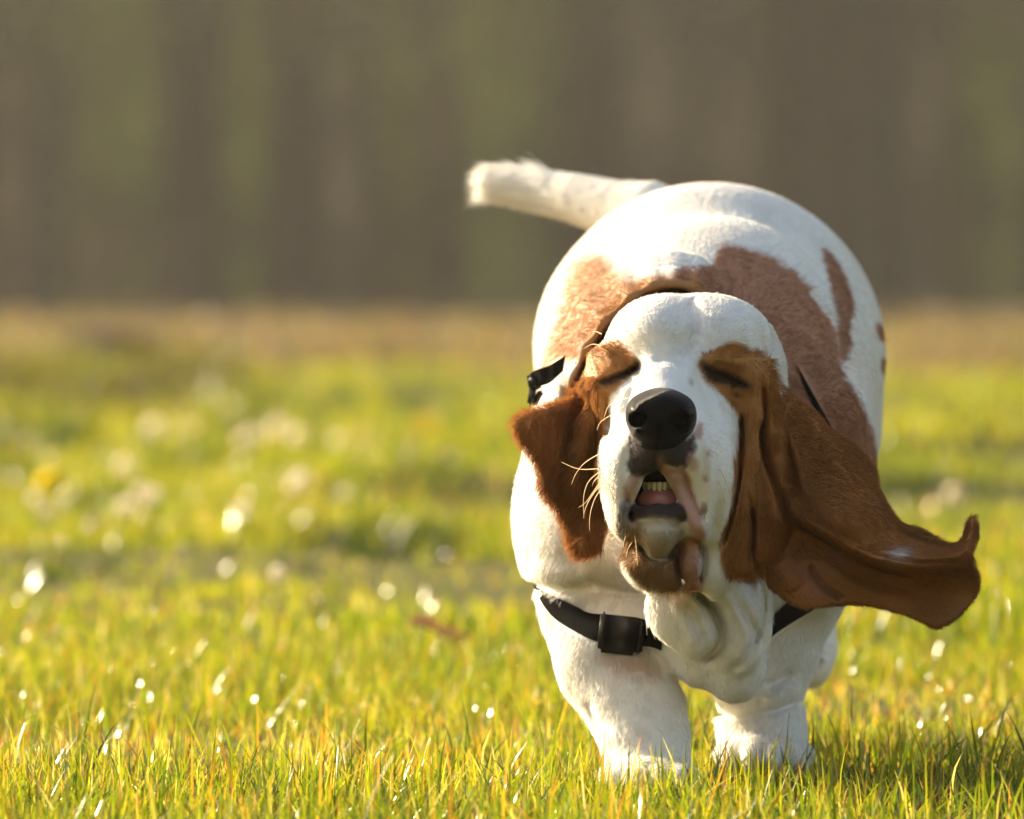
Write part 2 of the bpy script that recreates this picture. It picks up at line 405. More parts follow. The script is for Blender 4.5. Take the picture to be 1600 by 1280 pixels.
T4 = make_tree(4, 19, 0.36, DUSK, 6500, 0.07, 'dark_tree', 'thick dark-trunked tree, blurred, in the wood', 'thick dark trees of the wood', m_darkbark)
used = set()
def plant(T, x, d, sc_=1.0):
    loc = (x, d + CAMY, float(ground_z([x], [d + CAMY])[0]) - 0.05); rz = r.random() * 6.28
    if T.name not in used:
        used.add(T.name); T.location = loc; T.rotation_euler.z = rz; T.scale = (sc_,) * 3
    else: copy_tree(T, loc, rz, sc_)
# (pixel column, distance, kind)
spots = []
for px_, d_ in ((190, 94), (350, 97), (455, 100), (600, 93), (760, 98), (850, 95), (150, 108), (235, 112), (400, 109), (1480, 110), (1560, 96), (690, 115), (820, 118)): spots.append((px_, d_, T1))
for px_, d_ in ((30, 96), (90, 101), (300, 99), (520, 102), (660, 97), (930, 96), (1000, 103), (1090, 99), (1160, 94), (1430, 98), (1540, 104), (-80, 97), (1680, 99), (-200, 103), (1800, 96), (70, 117), (280, 120), (480, 118), (570, 122), (960, 114), (1050, 119), (1180, 117)): spots.append((px_, d_, T2))
for px_, d_ in ((55, 93), (570, 96), (1040, 93), (410, 95), (1210, 100), (-140, 93), (1720, 94), (1500, 92)): spots.append((px_, d_, T3))
for px_, d_ in ((1250, 93), (1290, 97), (1330, 94), (1375, 99), (890, 104), (1310, 106), (1400, 112), (210, 104), (720, 106), (-260, 96), (1880, 100), (0, 110), (1120, 110), (1640, 108)): spots.append((px_, d_, T4))
for px_, d_, T in spots:
    plant(T, (px_ - 800) / FPX * d_ + r.normal(0, .1), d_ + r.normal(0, .6), 0.85 + 0.3 * r.random())
for k in range(46):      # the wood goes on to both sides of the view
    d_ = 93 + 26 * r.random(); x_ = (10.5 + 40 * r.random()) * (1 if k % 2 else -1)
    plant((T1, T2, T3, T4)[k % 4], x_, d_, 0.85 + 0.35 * r.random())

def make_bush(seed, w, h, tones, n, name, label, group):
    r_ = np.random.default_rng(seed); Vs, Fs, tips = [], [], []; off = 0
    for i in range(14):
        az = r_.random() * 6.28; s = r_.random() ** .5 * w
        e = np.array([math.cos(az) * s, math.sin(az) * s, h * (0.6 + .5 * r_.random())]); m = e * np.array([.45, .45, .5]) + r_.normal(0, .05, 3)
        v, f = tube([(math.cos(az) * .08, math.sin(az) * .08, 0), m, e], [.03, .02, .006], 5); Vs.append(v); Fs.append(f + off); off += len(v); tips += [m, e, (m + e) / 2, m * np.array([1.3, 1.3, .6])]
    root = bpy.data.objects.new(name, None); scene.collection.objects.link(root); tag(root, label, 'bush', group)
    link('stems', mesh_np('stems', np.concatenate(Vs), np.concatenate(Fs), m_bark), root)
    V, Fq, T = leaf_cloud(tips, (.22 * w, .22 * w, .16 * h), n, 0.055, tones, seed + 3)
    V[:, 2] = np.abs(V[:, 2])
    T = np.clip(T * (1 + 0.75 * vnoise(V, 1.1, seed)[:, None]), 0.01, 0.8)
    me = mesh_np('foliage', V, Fq, m_leaf, smooth=False); vcol(me, 'tone', T); link('foliage', me, root)
    return root
B1 = make_bush(31, 0.9, 2.6, GREEN, 5200, 'green_bush', 'light green bush, blurred, at the foot of the wood', 'green bushes of the undergrowth')
B2 = make_bush(32, 1.1, 1.9, BROWN, 4200, 'brown_bush', 'leafless brown thicket, blurred, at the foot of the wood', 'brown bushes of the undergrowth')
B3 = make_bush(33, 0.8, 1.4, RUST, 3600, 'rusty_bush', 'reddish brown shrub, blurred, at the foot of the wood', 'reddish brown shrubs of the undergrowth')
for px_, d_ in ((140, 92), (170, 93.5), (225, 93), (255, 94), (335, 92), (405, 93.5), (590, 92.5), (645, 93.5), (745, 92.5), (815, 94), (880, 93), (1450, 92.5), (200, 92.5), (370, 93), (440, 96), (620, 95), (780, 93.5), (850, 92.5), (1470, 95), (1580, 93), (150, 96), (560, 97), (-100, 93), (1750, 94)): plant(B1, (px_ - 800) / FPX * d_ + 3, d_ + 3, 0.8 + .5 * r.random())
for px_, d_ in ((20, 94), (110, 95), (300, 94), (500, 94), (700, 94), (920, 93.5), (990, 95), (1080, 94), (1170, 95), (1230, 93), (1290, 94.5), (1350, 93.5), (1420, 94), (1520, 95), (-50, 95), (1650, 95), (660, 98), (1130, 98), (260, 98), (1330, 98)): plant(B2, (px_ - 800) / FPX * d_, d_, 0.9 + .9 * r.random())
for px_, d_ in ((60, 91.5), (160, 91), (250, 91.5), (420, 92), (600, 92), (960, 92), (1060, 92), (1500, 92), (1620, 92), (-30, 92)): plant(B3, (px_ - 800) / FPX * d_, d_, 0.8 + .5 * r.random())

S1 = make_bush(41, 0.62, 5.6, GREEN, 7500, 'green_sapling', 'tall light green sapling, blurred, at the front of the wood', 'green saplings in front of the wood')
S2 = make_bush(42, 0.66, 5.8, DUSK, 8000, 'dark_sapling', 'tall dark evergreen sapling, blurred, at the front of the wood', 'dark evergreen saplings in front of the wood')
S3 = make_bush(43, 0.60, 5.6, [(0.42, 0.31, 0.20), (0.50, 0.34, 0.19)], 4200, 'brown_sapling', 'tall brown budding sapling, blurred, at the front of the wood', 'brown saplings in front of the wood')
for px_, d_, T in ((150, 91, S1), (205, 90.5, S1), (245, 91.5, S1), (350, 91, S1), (405, 92, S1), (610, 91.5, S1), (650, 92.5, S1), (765, 91, S1), (815, 90.5, S1), (868, 91.5, S1), (1215, 92, S1), (1480, 92, S1), (1570, 91, S1), (-110, 91, S1), (1730, 91, S1),
        (90, 91, S2), (300, 91.5, S2), (465, 91, S2), (505, 92, S2), (915, 91, S2), (1262, 90.5, S2), (1308, 90, S2), (1352, 90.5, S2), (1395, 91.5, S2), (1280, 92, S2), (1330, 92, S2), (1375, 92.5, S2), (1300, 93, S2), (1520, 92, S2), (-60, 92, S2), (1690, 92, S2),
        (25, 91, S3), (555, 91, S3), (700, 91.5, S3), (970, 91, S3), (1035, 90.5, S3), (1090, 91.5, S3), (1150, 91, S3), (1440, 91, S3), (1620, 91.5, S3)):
    plant(T, (px_ - 800) / FPX * d_ + r.normal(0, .12), d_ + r.normal(0, .3), 0.55 + .55 * r.random())

# the depth of the wood, one mass of twigs and leaves too far to tell apart
r2 = np.random.default_rng(77)
n = 60000
cx_ = (r2.random(n) * 2 - 1) * 75; cd = 122 + 26 * r2.random(n); cz_ = r2.random(n) ** 0.9 * (10 + 1.5 * np.sin(cx_ * .7) + 1 * np.sin(cx_ * 1.9))
g_ = vnoise(np.stack([cx_, cd * .2, cz_ * .4], 1), 0.35, 61) + vnoise(np.stack([cx_, cd * .2, cz_ * .3], 1), 1.2, 62) * .5
V, Fq, T = leaf_cloud(np.array([[0, 0, 0]]), (0, 0, 0), n, 0.42, BROWN, 78)
V = V.reshape(n, 4, 3) * np.array([1, 1, 1.5]) + np.stack([cx_, cd + CAMY, cz_], 1)[:, None]
T = T.reshape(n, 4, 3); T = np.where((g_ > 0.25)[:, None, None], T * np.array([.75, 1.05, .35]), T)
me = mesh_np('far_woodland', V.reshape(-1, 3), Fq, m_leaf, smooth=False); vcol(me, 'tone', T.reshape(-1, 3))
tag(link('far_woodland', me), 'dim tangle of twigs and leaves filling the depth of the wood', 'woodland', kind='stuff')

# unseen mass of leaves added behind the camera to block low sky light
Vb = V.reshape(n, 4, 3)[:26000].copy(); Vb[:, :, 1] = -(Vb[:, :, 1] - 117) * 0.7 - 26; Vb[:, :, 0] *= 1.1
me = mesh_np('far_woodland', Vb.reshape(-1, 3), Fq[:26000], m_leaf, smooth=False); vcol(me, 'tone', T.reshape(-1, 3)[:26000 * 4])
tag(link('far_woodland', me), 'unseen copy of the wood added behind the camera to dim low sky light', 'woodland', kind='stuff')

# ================================================================== SMALL THINGS ON THE MEADOW
def leaf_mesh(name, L, W, curl, mat, seed):
    r_ = np.random.default_rng(seed); V = []; n, m = 9, 5
    for i in range(n):
        t = i / (n - 1); w = W * math.sin(math.pi * min(1, t * 0.92 + .06)) ** .7
        for j in range(m):
            s = j / (m - 1) * 2 - 1
            V.append((L * (t - .5), s * w / 2, curl * (s * s) * w + curl * .25 * L * math.sin(t * 5 + 1) + r_.normal(0, .0006)))
    Fc = [(i * m + j, i * m + j + 1, (i + 1) * m + j + 1, (i + 1) * m + j) for i in range(n - 1) for j in range(m - 1)]
    me = bpy.data.meshes.new(name); me.from_pydata(V, [], Fc); me.materials.append(mat)
    me.polygons.foreach_set('use_smooth', [True] * len(Fc))
    return me
def leaf_mat(name, a, b):
    N = Nodes(name)
    no = N.n('ShaderNodeTexNoise', {'Scale': 90.0, 'Detail': 4.0})
    c = N.n('ShaderNodeMix', {0: no.outputs[0], 6: a, 7: b}, data_type='RGBA')
    pb = N.n('ShaderNodeBsdfPrincipled', {'Base Color': c.outputs[2], 'Roughness': 0.5})
    tr = N.n('ShaderNodeBsdfTranslucent', {'Color': c.outputs[2]})
    mx = N.n('ShaderNodeMixShader', {0: 0.45, 1: pb.outputs[0], 2: tr.outputs[0]})
    return N.done(mx.outputs[0])
m_brown = leaf_mat('withered_leaf', (0.46, 0.26, 0.14, 1), (0.60, 0.38, 0.22, 1))
m_pale = leaf_mat('pale_petal', (0.84, 0.74, 0.56, 1), (0.92, 0.86, 0.74, 1))
x_, y_, _ = P(686, 1022, 7.0 - D0)
o = link('fallen_leaf', leaf_mesh('fallen_leaf', 0.072, 0.02, .5, m_brown, 1))
o.location = (x_, y_, float(ground_z([x_], [y_])[0]) + 0.030); o.rotation_euler = (0.5, 0.05, 0.1); o['thickness'] = 0.0004
so = o.modifiers.new('thickness', 'SOLIDIFY'); so.thickness = 0.0006
tag(o, 'withered reddish brown leaf lying on the grass left of the dog', 'leaf')

# clover heads blurred to pale discs in the middle of the meadow
def flower_head(name, r0, n, mat, seed, up=0.8):
    r_ = np.random.default_rng(seed); V = []; Fc = []
    for i in range(n):
        z = 1 - (1 + up) * (i + .5) / n; a = i * 2.399963; s = math.sqrt(max(0, 1 - z * z)); d = Vector((s * math.cos(a), s * math.sin(a), z))
        t = d.orthogonal().normalized(); b = d.cross(t); w = r0 * .22
        k = len(V); c = d * r0 * .35; e = d * r0 * (0.9 + .2 * r_.random())
        V += [c - t * w * .4, c + t * w * .4, (c + e) / 2 + t * w, e + b * w * .3, (c + e) / 2 - t * w]; Fc.append((k, k + 1, k + 2, k + 3, k + 4))
    me = bpy.data.meshes.new(name); me.from_pydata([tuple(v) for v in V], [], Fc); me.materials.append(mat); return me
m_stem = leaf_mat('flower_stem', (0.10, 0.15, 0.03, 1), (0.15, 0.19, 0.04, 1))
def stem_mesh(h):
    v, f = tube([(0, 0, 0), (.004, .002, h * .5), (0, 0, h)], [.0016, .0014, .0011], 6)
    return mesh_np('stem', v, f, m_stem)
def flower(name, label, cat, group, h, r0, n, mat, seed, up):
    root = bpy.data.objects.new(name, None); scene.collection.objects.link(root); tag(root, label, cat, group)
    link('stem', stem_mesh(h), root)
    hd = link('flower_head', flower_head('flower_head', r0, n, mat, seed, up), root); hd.location = (0, 0, h)
    return root
clover = flower('clover_flower', 'pale clover flower, a soft white disc of blur in the middle of the meadow', 'flower', 'pale clover flowers in the blurred meadow', .065, .019, 60, m_pale, 3, .8)
r = np.random.default_rng(9)
first = True
for px_, py_ in ((240, 668), (190, 715), (215, 708), (310, 660), (385, 672), (400, 664), (440, 668), (465, 676), (535, 672), (52, 752), (70, 762), (200, 765), (225, 748), (245, 756), (380, 768), (455, 736), (475, 730), (541, 738), (700, 705), (1486, 752), (440, 850)):
    h_ = 0.05
    d_ = FPX * (H0 - h_ - 0.02) / (py_ - 450)
    x_ = (px_ - 800) / FPX * d_; y_ = d_ + CAMY
    d2 = d_
    zz = float(ground_z([x_], [y_])[0])
    o = clover if first else copy_tree(clover, (0, 0, 0), 0, 1)
    first = False
    s_ = (0.6 + .5 * r.random()) * min(1.3, d_ / 13)
    o.location = (x_, y_, zz); o.scale = (s_,) * 3; o.rotation_euler = (r.normal(0, .12), r.normal(0, .12), r.random() * 6)
m_yel = leaf_mat('dandelion_yellow', (0.80, 0.62, 0.01, 1), (0.85, 0.70, 0.02, 1))
dl = flower('dandelion', 'yellow dandelion, a blurred golden disc among the pale flowers at the left', 'flower', None, .10, .024, 110, m_yel, 5, .1)
d_ = FPX * .28 / (725 - 450); x_ = (78 - 800) / FPX * d_; dl.location = (x_, d_ + CAMY, float(ground_z([x_], [d_ + CAMY])[0]))

# a low heap of dark earth at the far left, just where the green turf ends
N = Nodes('dark_earth')
no = N.n('ShaderNodeTexNoise', {'Scale': 14.0, 'Detail': 6.0})
c = N.n('ShaderNodeMix', {0: no.outputs[0], 6: (0.028, 0.019, 0.015, 1), 7: (0.075, 0.050, 0.036, 1)}, data_type='RGBA')
bp = N.n('ShaderNodeBump', {'Strength': 0.9, 'Distance': 0.02, 'Height': no.outputs[0]})
pb = N.n('ShaderNodeBsdfPrincipled', {'Base Color': c.outputs[2], 'Roughness': 0.95, 'Specular IOR Level': 0.1, 'Normal': bp.outputs[0]})
m_earth = N.done(pb.outputs[0])
def heap(px_, d_, rx_, ry_, h_, seed, label):
    g_ = np.linspace(-1, 1, 41); A_, B_ = np.meshgrid(g_, g_, indexing='ij'); rr2 = np.clip(1 - A_ ** 2 - B_ ** 2, 0, 1)
    p_ = np.stack([A_.ravel() * rx_, B_.ravel() * ry_, 0 * A_.ravel() + seed], 1)
    z_ = h_ * rr2.ravel() ** .8 * (1 + .35 * vnoise(p_, 9, seed)) + .012 * vnoise(p_, 30, seed + 1) * (rr2.ravel() > 0) - .02
    i_, j_ = np.meshgrid(np.arange(40), np.arange(40), indexing='ij'); q_ = (i_ * 41 + j_).ravel()
    x_ = (px_ - 800) / FPX * d_
    o = link('earth_heap', mesh_np('earth_heap', np.stack([p_[:, 0], p_[:, 1], z_], 1), np.stack([q_, q_ + 41, q_ + 42, q_ + 1], 1), m_earth))
    o.location = (x_, d_ + CAMY, float(ground_z([x_], [d_ + CAMY])[0])); tag(o, label, 'earth heap')
heap(165, 28.0, .38, .5, .20, 4, 'larger dark brown heap of earth, blurred, at the far edge of the green turf')
heap(305, 29.0, .2, .4, .17, 7, 'smaller dark heap of earth to the right of the larger one')

# ================================================================== THE DOG
# The body is one closed surface grown from a signed distance field:
# smoothly joined volumes laid out along the skeleton, skin folds as ridges and creases.
GX = np.arange(-0.062, 0.402, 0.002, dtype=np.float32)
GZ = np.arange(-0.016, 0.520, 0.002, dtype=np.float32)
GY = np.concatenate([np.arange(-0.110, 0.300, 0.002), np.arange(0.300, 1.03, 0.0045)]).astype(np.float32)
F = np.full((len(GX), len(GY), len(GZ)), 0.2, np.float32)

def box(lo, hi):
    s = []
    for g, a, b in zip((GX, GY, GZ), lo, hi):
        i0 = max(0, int(np.searchsorted(g, a)) - 1); i1 = min(len(g), int(np.searchsorted(g, b)) + 2)
        s.append(slice(i0, max(i1, i0 + 1)))
    return tuple(s)

def grid(s):
    return GX[s[0]][:, None, None], GY[s[1]][None, :, None], GZ[s[2]][None, None, :]

def smin(a, b, k):
    h = np.maximum(k - np.abs(a - b), 0) / k
    return np.minimum(a, b) - h * h * k * 0.25

def sc(Y): return (D0 + Y) / FPX

def E(px, py, Y, rx, ry, rz, k=0.02, rot=0, cut=False, tip=0):
    """Ellipsoid: rx, rz in photo pixels, ry in metres; rot turns it in the picture plane, tip about X."""
    c = np.array(P(px, py, Y)); r = np.array([rx * sc(Y), ry, rz * sc(Y)]); m = r.max() + k + 0.006
    s = box(c - m, c + m); x, y, z = grid(s)
    dx, dy, dz = x - c[0], y - c[1], z - c[2]
    if rot:
        a = R(rot); dx, dz = math.cos(a) * dx - math.sin(a) * dz, math.sin(a) * dx + math.cos(a) * dz
    if tip:
        a = R(tip); dy, dz = math.cos(a) * dy - math.sin(a) * dz, math.sin(a) * dy + math.cos(a) * dz
    k0 = np.sqrt((dx / r[0]) ** 2 + (dy / r[1]) ** 2 + (dz / r[2]) ** 2)
    k1 = np.sqrt((dx / r[0] ** 2) ** 2 + (dy / r[1] ** 2) ** 2 + (dz / r[2] ** 2) ** 2) + 1e-6
    d = k0 * (k0 - 1) / k1
    F[s] = -smin(-F[s], d, k) if cut else smin(F[s], d, k)

def chain(pts, k=0.02, cut=False, inner=0.01):
    """Tapered tube through (px, py, Y, radius px)."""
    Q = [(np.array(P(a, b, c)), r * sc(c)) for a, b, c, r in pts]
    lo = np.min([q - r for q, r in Q], 0) - k - 0.004; hi = np.max([q + r for q, r in Q], 0) + k + 0.004
    s = box(lo, hi); x, y, z = grid(s)
    D = None
    for (a, ra), (b, rb) in zip(Q, Q[1:]):
        ab = b - a; L = float(ab @ ab)
        t = np.clip(((x - a[0]) * ab[0] + (y - a[1]) * ab[1] + (z - a[2]) * ab[2]) / L, 0, 1)
        d = np.sqrt((x - a[0] - t * ab[0]) ** 2 + (y - a[1] - t * ab[1]) ** 2 + (z - a[2] - t * ab[2]) ** 2) - (ra + (rb - ra) * t)
        D = d if D is None else smin(D, d, inner)
    F[s] = -smin(-F[s], D, k) if cut else smin(F[s], D, k)

# ---- maps over the picture plane, used for skin folds, ear sheets and coat pattern
MS = 2.0
MX = np.arange(700, 1602, MS, dtype=np.float32); MY = np.arange(200, 1282, MS, dtype=np.float32)
PX, PY = np.meshgrid(MX, MY, indexing='ij')

def spline(pts, n=8, closed=False):
    p = np.array(pts, float); m = len(p); out = []
    for i in range(m if closed else m - 1):
        a, b, c, d = (p[(i - 1) % m], p[i], p[(i + 1) % m], p[(i + 2) % m]) if closed else (p[max(i - 1, 0)], p[i], p[i + 1], p[min(i + 2, m - 1)])
        for j in range(n):
            t = j / n
            out.append(0.5 * (2 * b + (c - a) * t + (2 * a - 5 * b + 4 * c - d) * t * t + (3 * b - a - 3 * c + d) * t ** 3))
    if not closed: out.append(p[-1])
    return np.array(out)

def dist_line(pts, X=None, Z=None):
    """Distance to a smooth line, and the position along it (0..1)."""
    X = PX if X is None else X; Z = PY if Z is None else Z
    q = spline(pts, 5); best = np.full(X.shape, 1e9, np.float32); par = np.zeros(X.shape, np.float32); n = len(q) - 1
    for i in range(n):
        a, b = q[i], q[i + 1]; ab = b - a
        t = np.clip(((X - a[0]) * ab[0] + (Z - a[1]) * ab[1]) / (ab @ ab + 1e-9), 0, 1)
        d = (X - a[0] - t * ab[0]) ** 2 + (Z - a[1] - t * ab[1]) ** 2
        m = d < best; best = np.where(m, d, best); par = np.where(m, (i + t) / n, par)
    return np.sqrt(best), par

def sd_poly(pts, smooth=True, X=None, Z=None):
    X = PX if X is None else X; Z = PY if Z is None else Z
    q = spline(pts, 5, True) if smooth else np.array(pts, float)
    best = np.full(X.shape, 1e9, np.float32); ins = np.zeros(X.shape, bool); n = len(q)
    for i in range(n):
        a, b = q[i], q[(i + 1) % n]; ab = b - a
        t = np.clip(((X - a[0]) * ab[0] + (Z - a[1]) * ab[1]) / (ab @ ab + 1e-9), 0, 1)
        best = np.minimum(best, (X - a[0] - t * ab[0]) ** 2 + (Z - a[1] - t * ab[1]) ** 2)
        c = (a[1] > Z) != (b[1] > Z)
        ins ^= c & (X < (b[0] - a[0]) * (Z - a[1]) / (b[1] - a[1] + 1e-12) + a[0])
    return np.where(ins, -np.sqrt(best), np.sqrt(best)).astype(np.float32)

def sample(M, px, py):
    u = np.clip((px - MX[0]) / MS, 0, M.shape[0] - 1.001); v = np.clip((py - MY[0]) / MS, 0, M.shape[1] - 1.001)
    i = u.astype(np.int32); j = v.astype(np.int32); fu = u - i; fv = v - j
    return (M[i, j] * (1 - fu) + M[i + 1, j] * fu) * (1 - fv) + (M[i, j + 1] * (1 - fu) + M[i + 1, j + 1] * fu) * fv

def ridge(M, pts, w, h, ends=0.12):
    """Add a fold h metres proud (negative: a crease) of half width w pixels along a line."""
    d, t = dist_line(pts)
    e = np.clip(np.minimum(t, 1 - t) / ends, 0, 1) if ends else 1
    M += (h * np.exp(-(d / w) ** 2) * (0.25 + 0.75 * e)).astype(np.float32)

def apply_relief(M, lo, hi, y0, y1, soft=0.02):
    s = box(lo, hi); x, y, z = grid(s)
    px = 800 + FPX * x / (D0 + y) + 0 * z; py = 450 + FPX * (H0 - z) / (D0 + y) + 0 * x
    g = np.clip((y - y0) / soft, 0, 1) * np.clip((y1 - y) / soft, 0, 1)
    near = np.clip(1 - np.abs(F[s]) / 0.03, 0, 1)
    F[s] -= sample(M, px, py) * g * near

def tps(ctrl):
    """Smooth surface of depth through (px, py, Y) control points."""
    c = np.array(ctrl, float); p = c[:, :2] / 100.0; n = len(p)
    r = np.linalg.norm(p[:, None] - p[None], axis=2)
    U = np.where(r > 0, r * r * np.log(r + 1e-12), 0) + np.eye(n) * 0.02
    A = np.zeros((n + 3, n + 3)); A[:n, :n] = U; A[:n, n] = 1; A[:n, n + 1:] = p; A[n, :n] = 1; A[n + 1:, :n] = p.T
    w = np.linalg.solve(A, np.concatenate([c[:, 2], [0, 0, 0]]))
    o = w[n] + w[n + 1] * PX / 100 + w[n + 2] * PY / 100
    for i in range(n):
        rr = np.hypot(PX / 100 - p[i, 0], PY / 100 - p[i, 1]); o = o + w[i] * rr * rr * np.log(rr + 1e-9)
    return o.astype(np.float32)

def sheet(outline, Ym, thick, k, ylo, yhi, edge=3.5):
    """A leathery flap of skin with real thickness: outline in the picture plane, depth map Ym."""
    S = sd_poly(outline)
    g = np.hypot(*np.gradient(Ym, MS)) / sc(0.1)
    q = np.array(outline)
    a = P(q[:, 0].min() - 8, q[:, 1].max() + 8, yhi); b = P(q[:, 0].max() + 8, q[:, 1].min() - 8, yhi)
    s = box((a[0], ylo, a[2]), (b[0] + 0.002, yhi, b[2] + 0.01)); x, y, z = grid(s)
    px = 800 + FPX * x / (D0 + y) + 0 * z; py = 450 + FPX * (H0 - z) / (D0 + y) + 0 * x
    d2 = sample(S, px, py) * sc(0.1) + edge * sc(0)
    dy = (np.abs(y - sample(Ym, px, py)) - thick * np.sqrt(1 + sample(g, px, py) ** 2) ) / np.sqrt(1 + sample(g, px, py) ** 2)
    r = thick
    D = np.minimum(np.maximum(d2 - 0, dy), 0) + np.sqrt(np.maximum(d2 + r, 0) ** 2 + np.maximum(dy + r, 0) ** 2) - r
    D = np.where((d2 + r > 0) | (dy + r > 0), np.sqrt(np.maximum(d2 + r, 0) ** 2 + np.maximum(dy + r, 0) ** 2) - r, np.maximum(d2, dy))
    F[s] = smin(F[s], D.astype(np.float32), k)

# ---------------- trunk
E(1110, 558, 0.66, 272, 0.17, 272, 0.03)                 # rump
E(1106, 600, 0.50, 262, 0.22, 262, 0.03)                 # loin
E(1092, 735, 0.37, 276, 0.17, 262, 0.04)                 # rib cage
E(1050, 850, 0.285, 225, 0.10, 165, 0.05)                 # chest
E(905, 830, 0.26, 92, 0.09, 120, 0.03, rot=-8)           # near shoulder
E(1270, 830, 0.30, 90, 0.09, 130, 0.03)                  # far shoulder
E(1040, 985, 0.30, 150, 0.08, 66, 0.04)                  # brisket
E(1110, 1010, 0.32, 60, 0.07, 50, 0.03)
chain([(1080, 610, 0.20, 95), (1085, 680, 0.33, 150)], 0.05)   # neck
chain([(985, 640, 0.33, 110), (930, 760, 0.30, 90)], 0.04)
E(930, 500, 0.55, 75, 0.16, 110, 0.03, rot=25)
# loose skin rolled up over the shoulders
chain([(1110, 452, 0.46, 50), (1190, 490, 0.45, 62), (1243, 560, 0.43, 70), (1250, 640, 0.41, 70)], 0.007)
chain([(1130, 498, 0.34, 32), (1212, 560, 0.31, 54), (1270, 650, 0.295, 76), (1276, 760, 0.29, 84)], 0.006)
chain([(960, 560, 0.42, 95), (1050, 520, 0.42, 80)], 0.02)
E(952, 495, 0.45, 72, 0.10, 76, 0.03, rot=30)
# ---------------- tail
chain([(1010, 340, 0.80, 58), (960, 325, 0.82, 41), (900, 309, 0.85, 35), (850, 299, 0.88, 31), (800, 288, 0.90, 28), (768, 284, 0.91, 23)], 0.02, inner=0.001)
# ---------------- hind legs
chain([(1010, 700, 0.68, 120), (960, 900, 0.62, 85), (975, 1000, 0.68, 48), (985, 1100, 0.66, 38), (985, 1130, 0.60, 42)], 0.03)
chain([(1250, 700, 0.66, 120), (1270, 880, 0.60, 70), (1262, 960, 0.66, 40), (1268, 1010, 0.66, 36), (1262, 1040, 0.62, 36)], 0.03)
# ---------------- front legs
chain([(925, 960, 0.24, 78), (962, 1035, 0.21, 88), (992, 1095, 0.185, 76), (1008, 1150, 0.165, 66), (1014, 1190, 0.15, 64)], 0.022)
E(1014, 1212, 0.12, 76, 0.055, 32, 0.012)
for i, (tx, ty) in enumerate(((962, 0.085), (992, 0.068), (1028, 0.066), (1060, 0.083))):
    E(tx, 1222, ty, 19, 0.026, 25, 0.005)
chain([(1245, 950, 0.32, 62), (1212, 1030, 0.315, 60), (1186, 1090, 0.305, 62), (1190, 1140, 0.30, 66), (1194, 1165, 0.285, 62)], 0.02)
E(1194, 1178, 0.26, 76, 0.055, 30, 0.012)
for i, (tx, ty) in enumerate(((1142, 0.225), (1172, 0.208), (1210, 0.206), (1242, 0.223))):
    E(tx, 1188, ty, 19, 0.026, 24, 0.005)
# ---------------- dewlap
E(1114, 965, 0.170, 84, 0.050, 92, 0.014, rot=8)
chain([(1040, 915, 0.11, 34), (1060, 960, 0.115, 44), (1086, 988, 0.115, 42)], 0.008)
chain([(1120, 920, 0.13, 40), (1146, 975, 0.135, 44), (1152, 1012, 0.135, 40)], 0.008)
chain([(1170, 910, 0.16, 34), (1172, 985, 0.165, 30), (1154, 1050, 0.160, 32), (1151, 1068, 0.158, 27)], 0.008)
chain([(1070, 1010, 0.17, 40), (1084, 1044, 0.165, 27)], 0.010)
E(1140, 1040, 0.175, 44, 0.035, 44, 0.02)
# ---------------- head
E(1076, 568, 0.135, 138, 0.095, 107, 0.014)               # skull
E(1027, 520, 0.095, 66, 0.06, 53, 0.02)
E(1124, 526, 0.105, 74, 0.06, 56, 0.02)
E(950, 596, 0.090, 34, 0.040, 56, 0.015, rot=-5)
E(1190, 600, 0.115, 36, 0.05, 66, 0.015)
chain([(1066, 640, 0.11, 92), (1048, 690, 0.05, 96), (1040, 740, 0.03, 88)], 0.03)
chain([(1048, 588, 0.085, 46), (1038, 622, 0.02, 48), (1034, 652, -0.022, 46)], 0.022)     # bridge
E(1034, 700, -0.012, 60, 0.045, 46, 0.018)
E(983, 735, 0.015, 50, 0.052, 82, 0.016, rot=-3)          # left flew
E(976, 800, 0.012, 26, 0.038, 42, 0.012)
E(1100, 725, 0.020, 54, 0.055, 96, 0.016, rot=-6)         # right flew
E(1088, 800, 0.010, 26, 0.035, 46, 0.012, rot=-14)
E(1118, 780, 0.055, 34, 0.05, 90, 0.02)
E(1105, 880, 0.08, 40, 0.05, 60, 0.02)
E(1008, 790, 0.07, 50, 0.05, 72, 0.02)
# closed eyes under their lids
E(967, 594, 0.066, 28, 0.021, 18, 0.012, rot=12)
E(1134, 592, 0.075, 34, 0.021, 19, 0.012, rot=-14)
# mouth
Mouth = sd_poly([(1002, 749), (1014, 740), (1030, 738), (1046, 750), (1062, 776), (1073, 806), (1062, 822), (1024, 822), (990, 818), (980, 806), (986, 784), (996, 760)])
s = box((P(965, 800, 0)[0], -0.105, P(0, 840, 0)[2]), (P(1090, 800, 0)[0], 0.05, P(0, 720, 0)[2]))
x, y, z = grid(s)
md = np.maximum(sample(Mouth, 800 + FPX * x / (D0 + y) + 0 * z, 450 + FPX * (H0 - z) / (D0 + y) + 0 * x) * sc(0), y - 0.045)
F[s] = -smin(-F[s], md, 0.006)
# lower jaw, lip and the loose skin under it
E(1028, 818, 0.035, 38, 0.055, 15, 0.006)
E(1030, 832, 0.002, 35, 0.034, 36, 0.012)
chain([(986, 806, 0.012, 8), (1004, 803, -0.016, 9), (1028, 801, -0.026, 10), (1052, 802, -0.018, 9), (1070, 808, 0.008, 8)], 0.003)
E(1020, 874, 0.035, 37, 0.040, 44, 0.010, rot=30)
E(1035, 895, 0.040, 38, 0.035, 26, 0.010)
E(1058, 868, 0.052, 26, 0.030, 54, 0.008)
chain([(1076, 845, 0.020, 14), (1078, 880, 0.016, 18), (1082, 912, 0.030, 16)], 0.008)
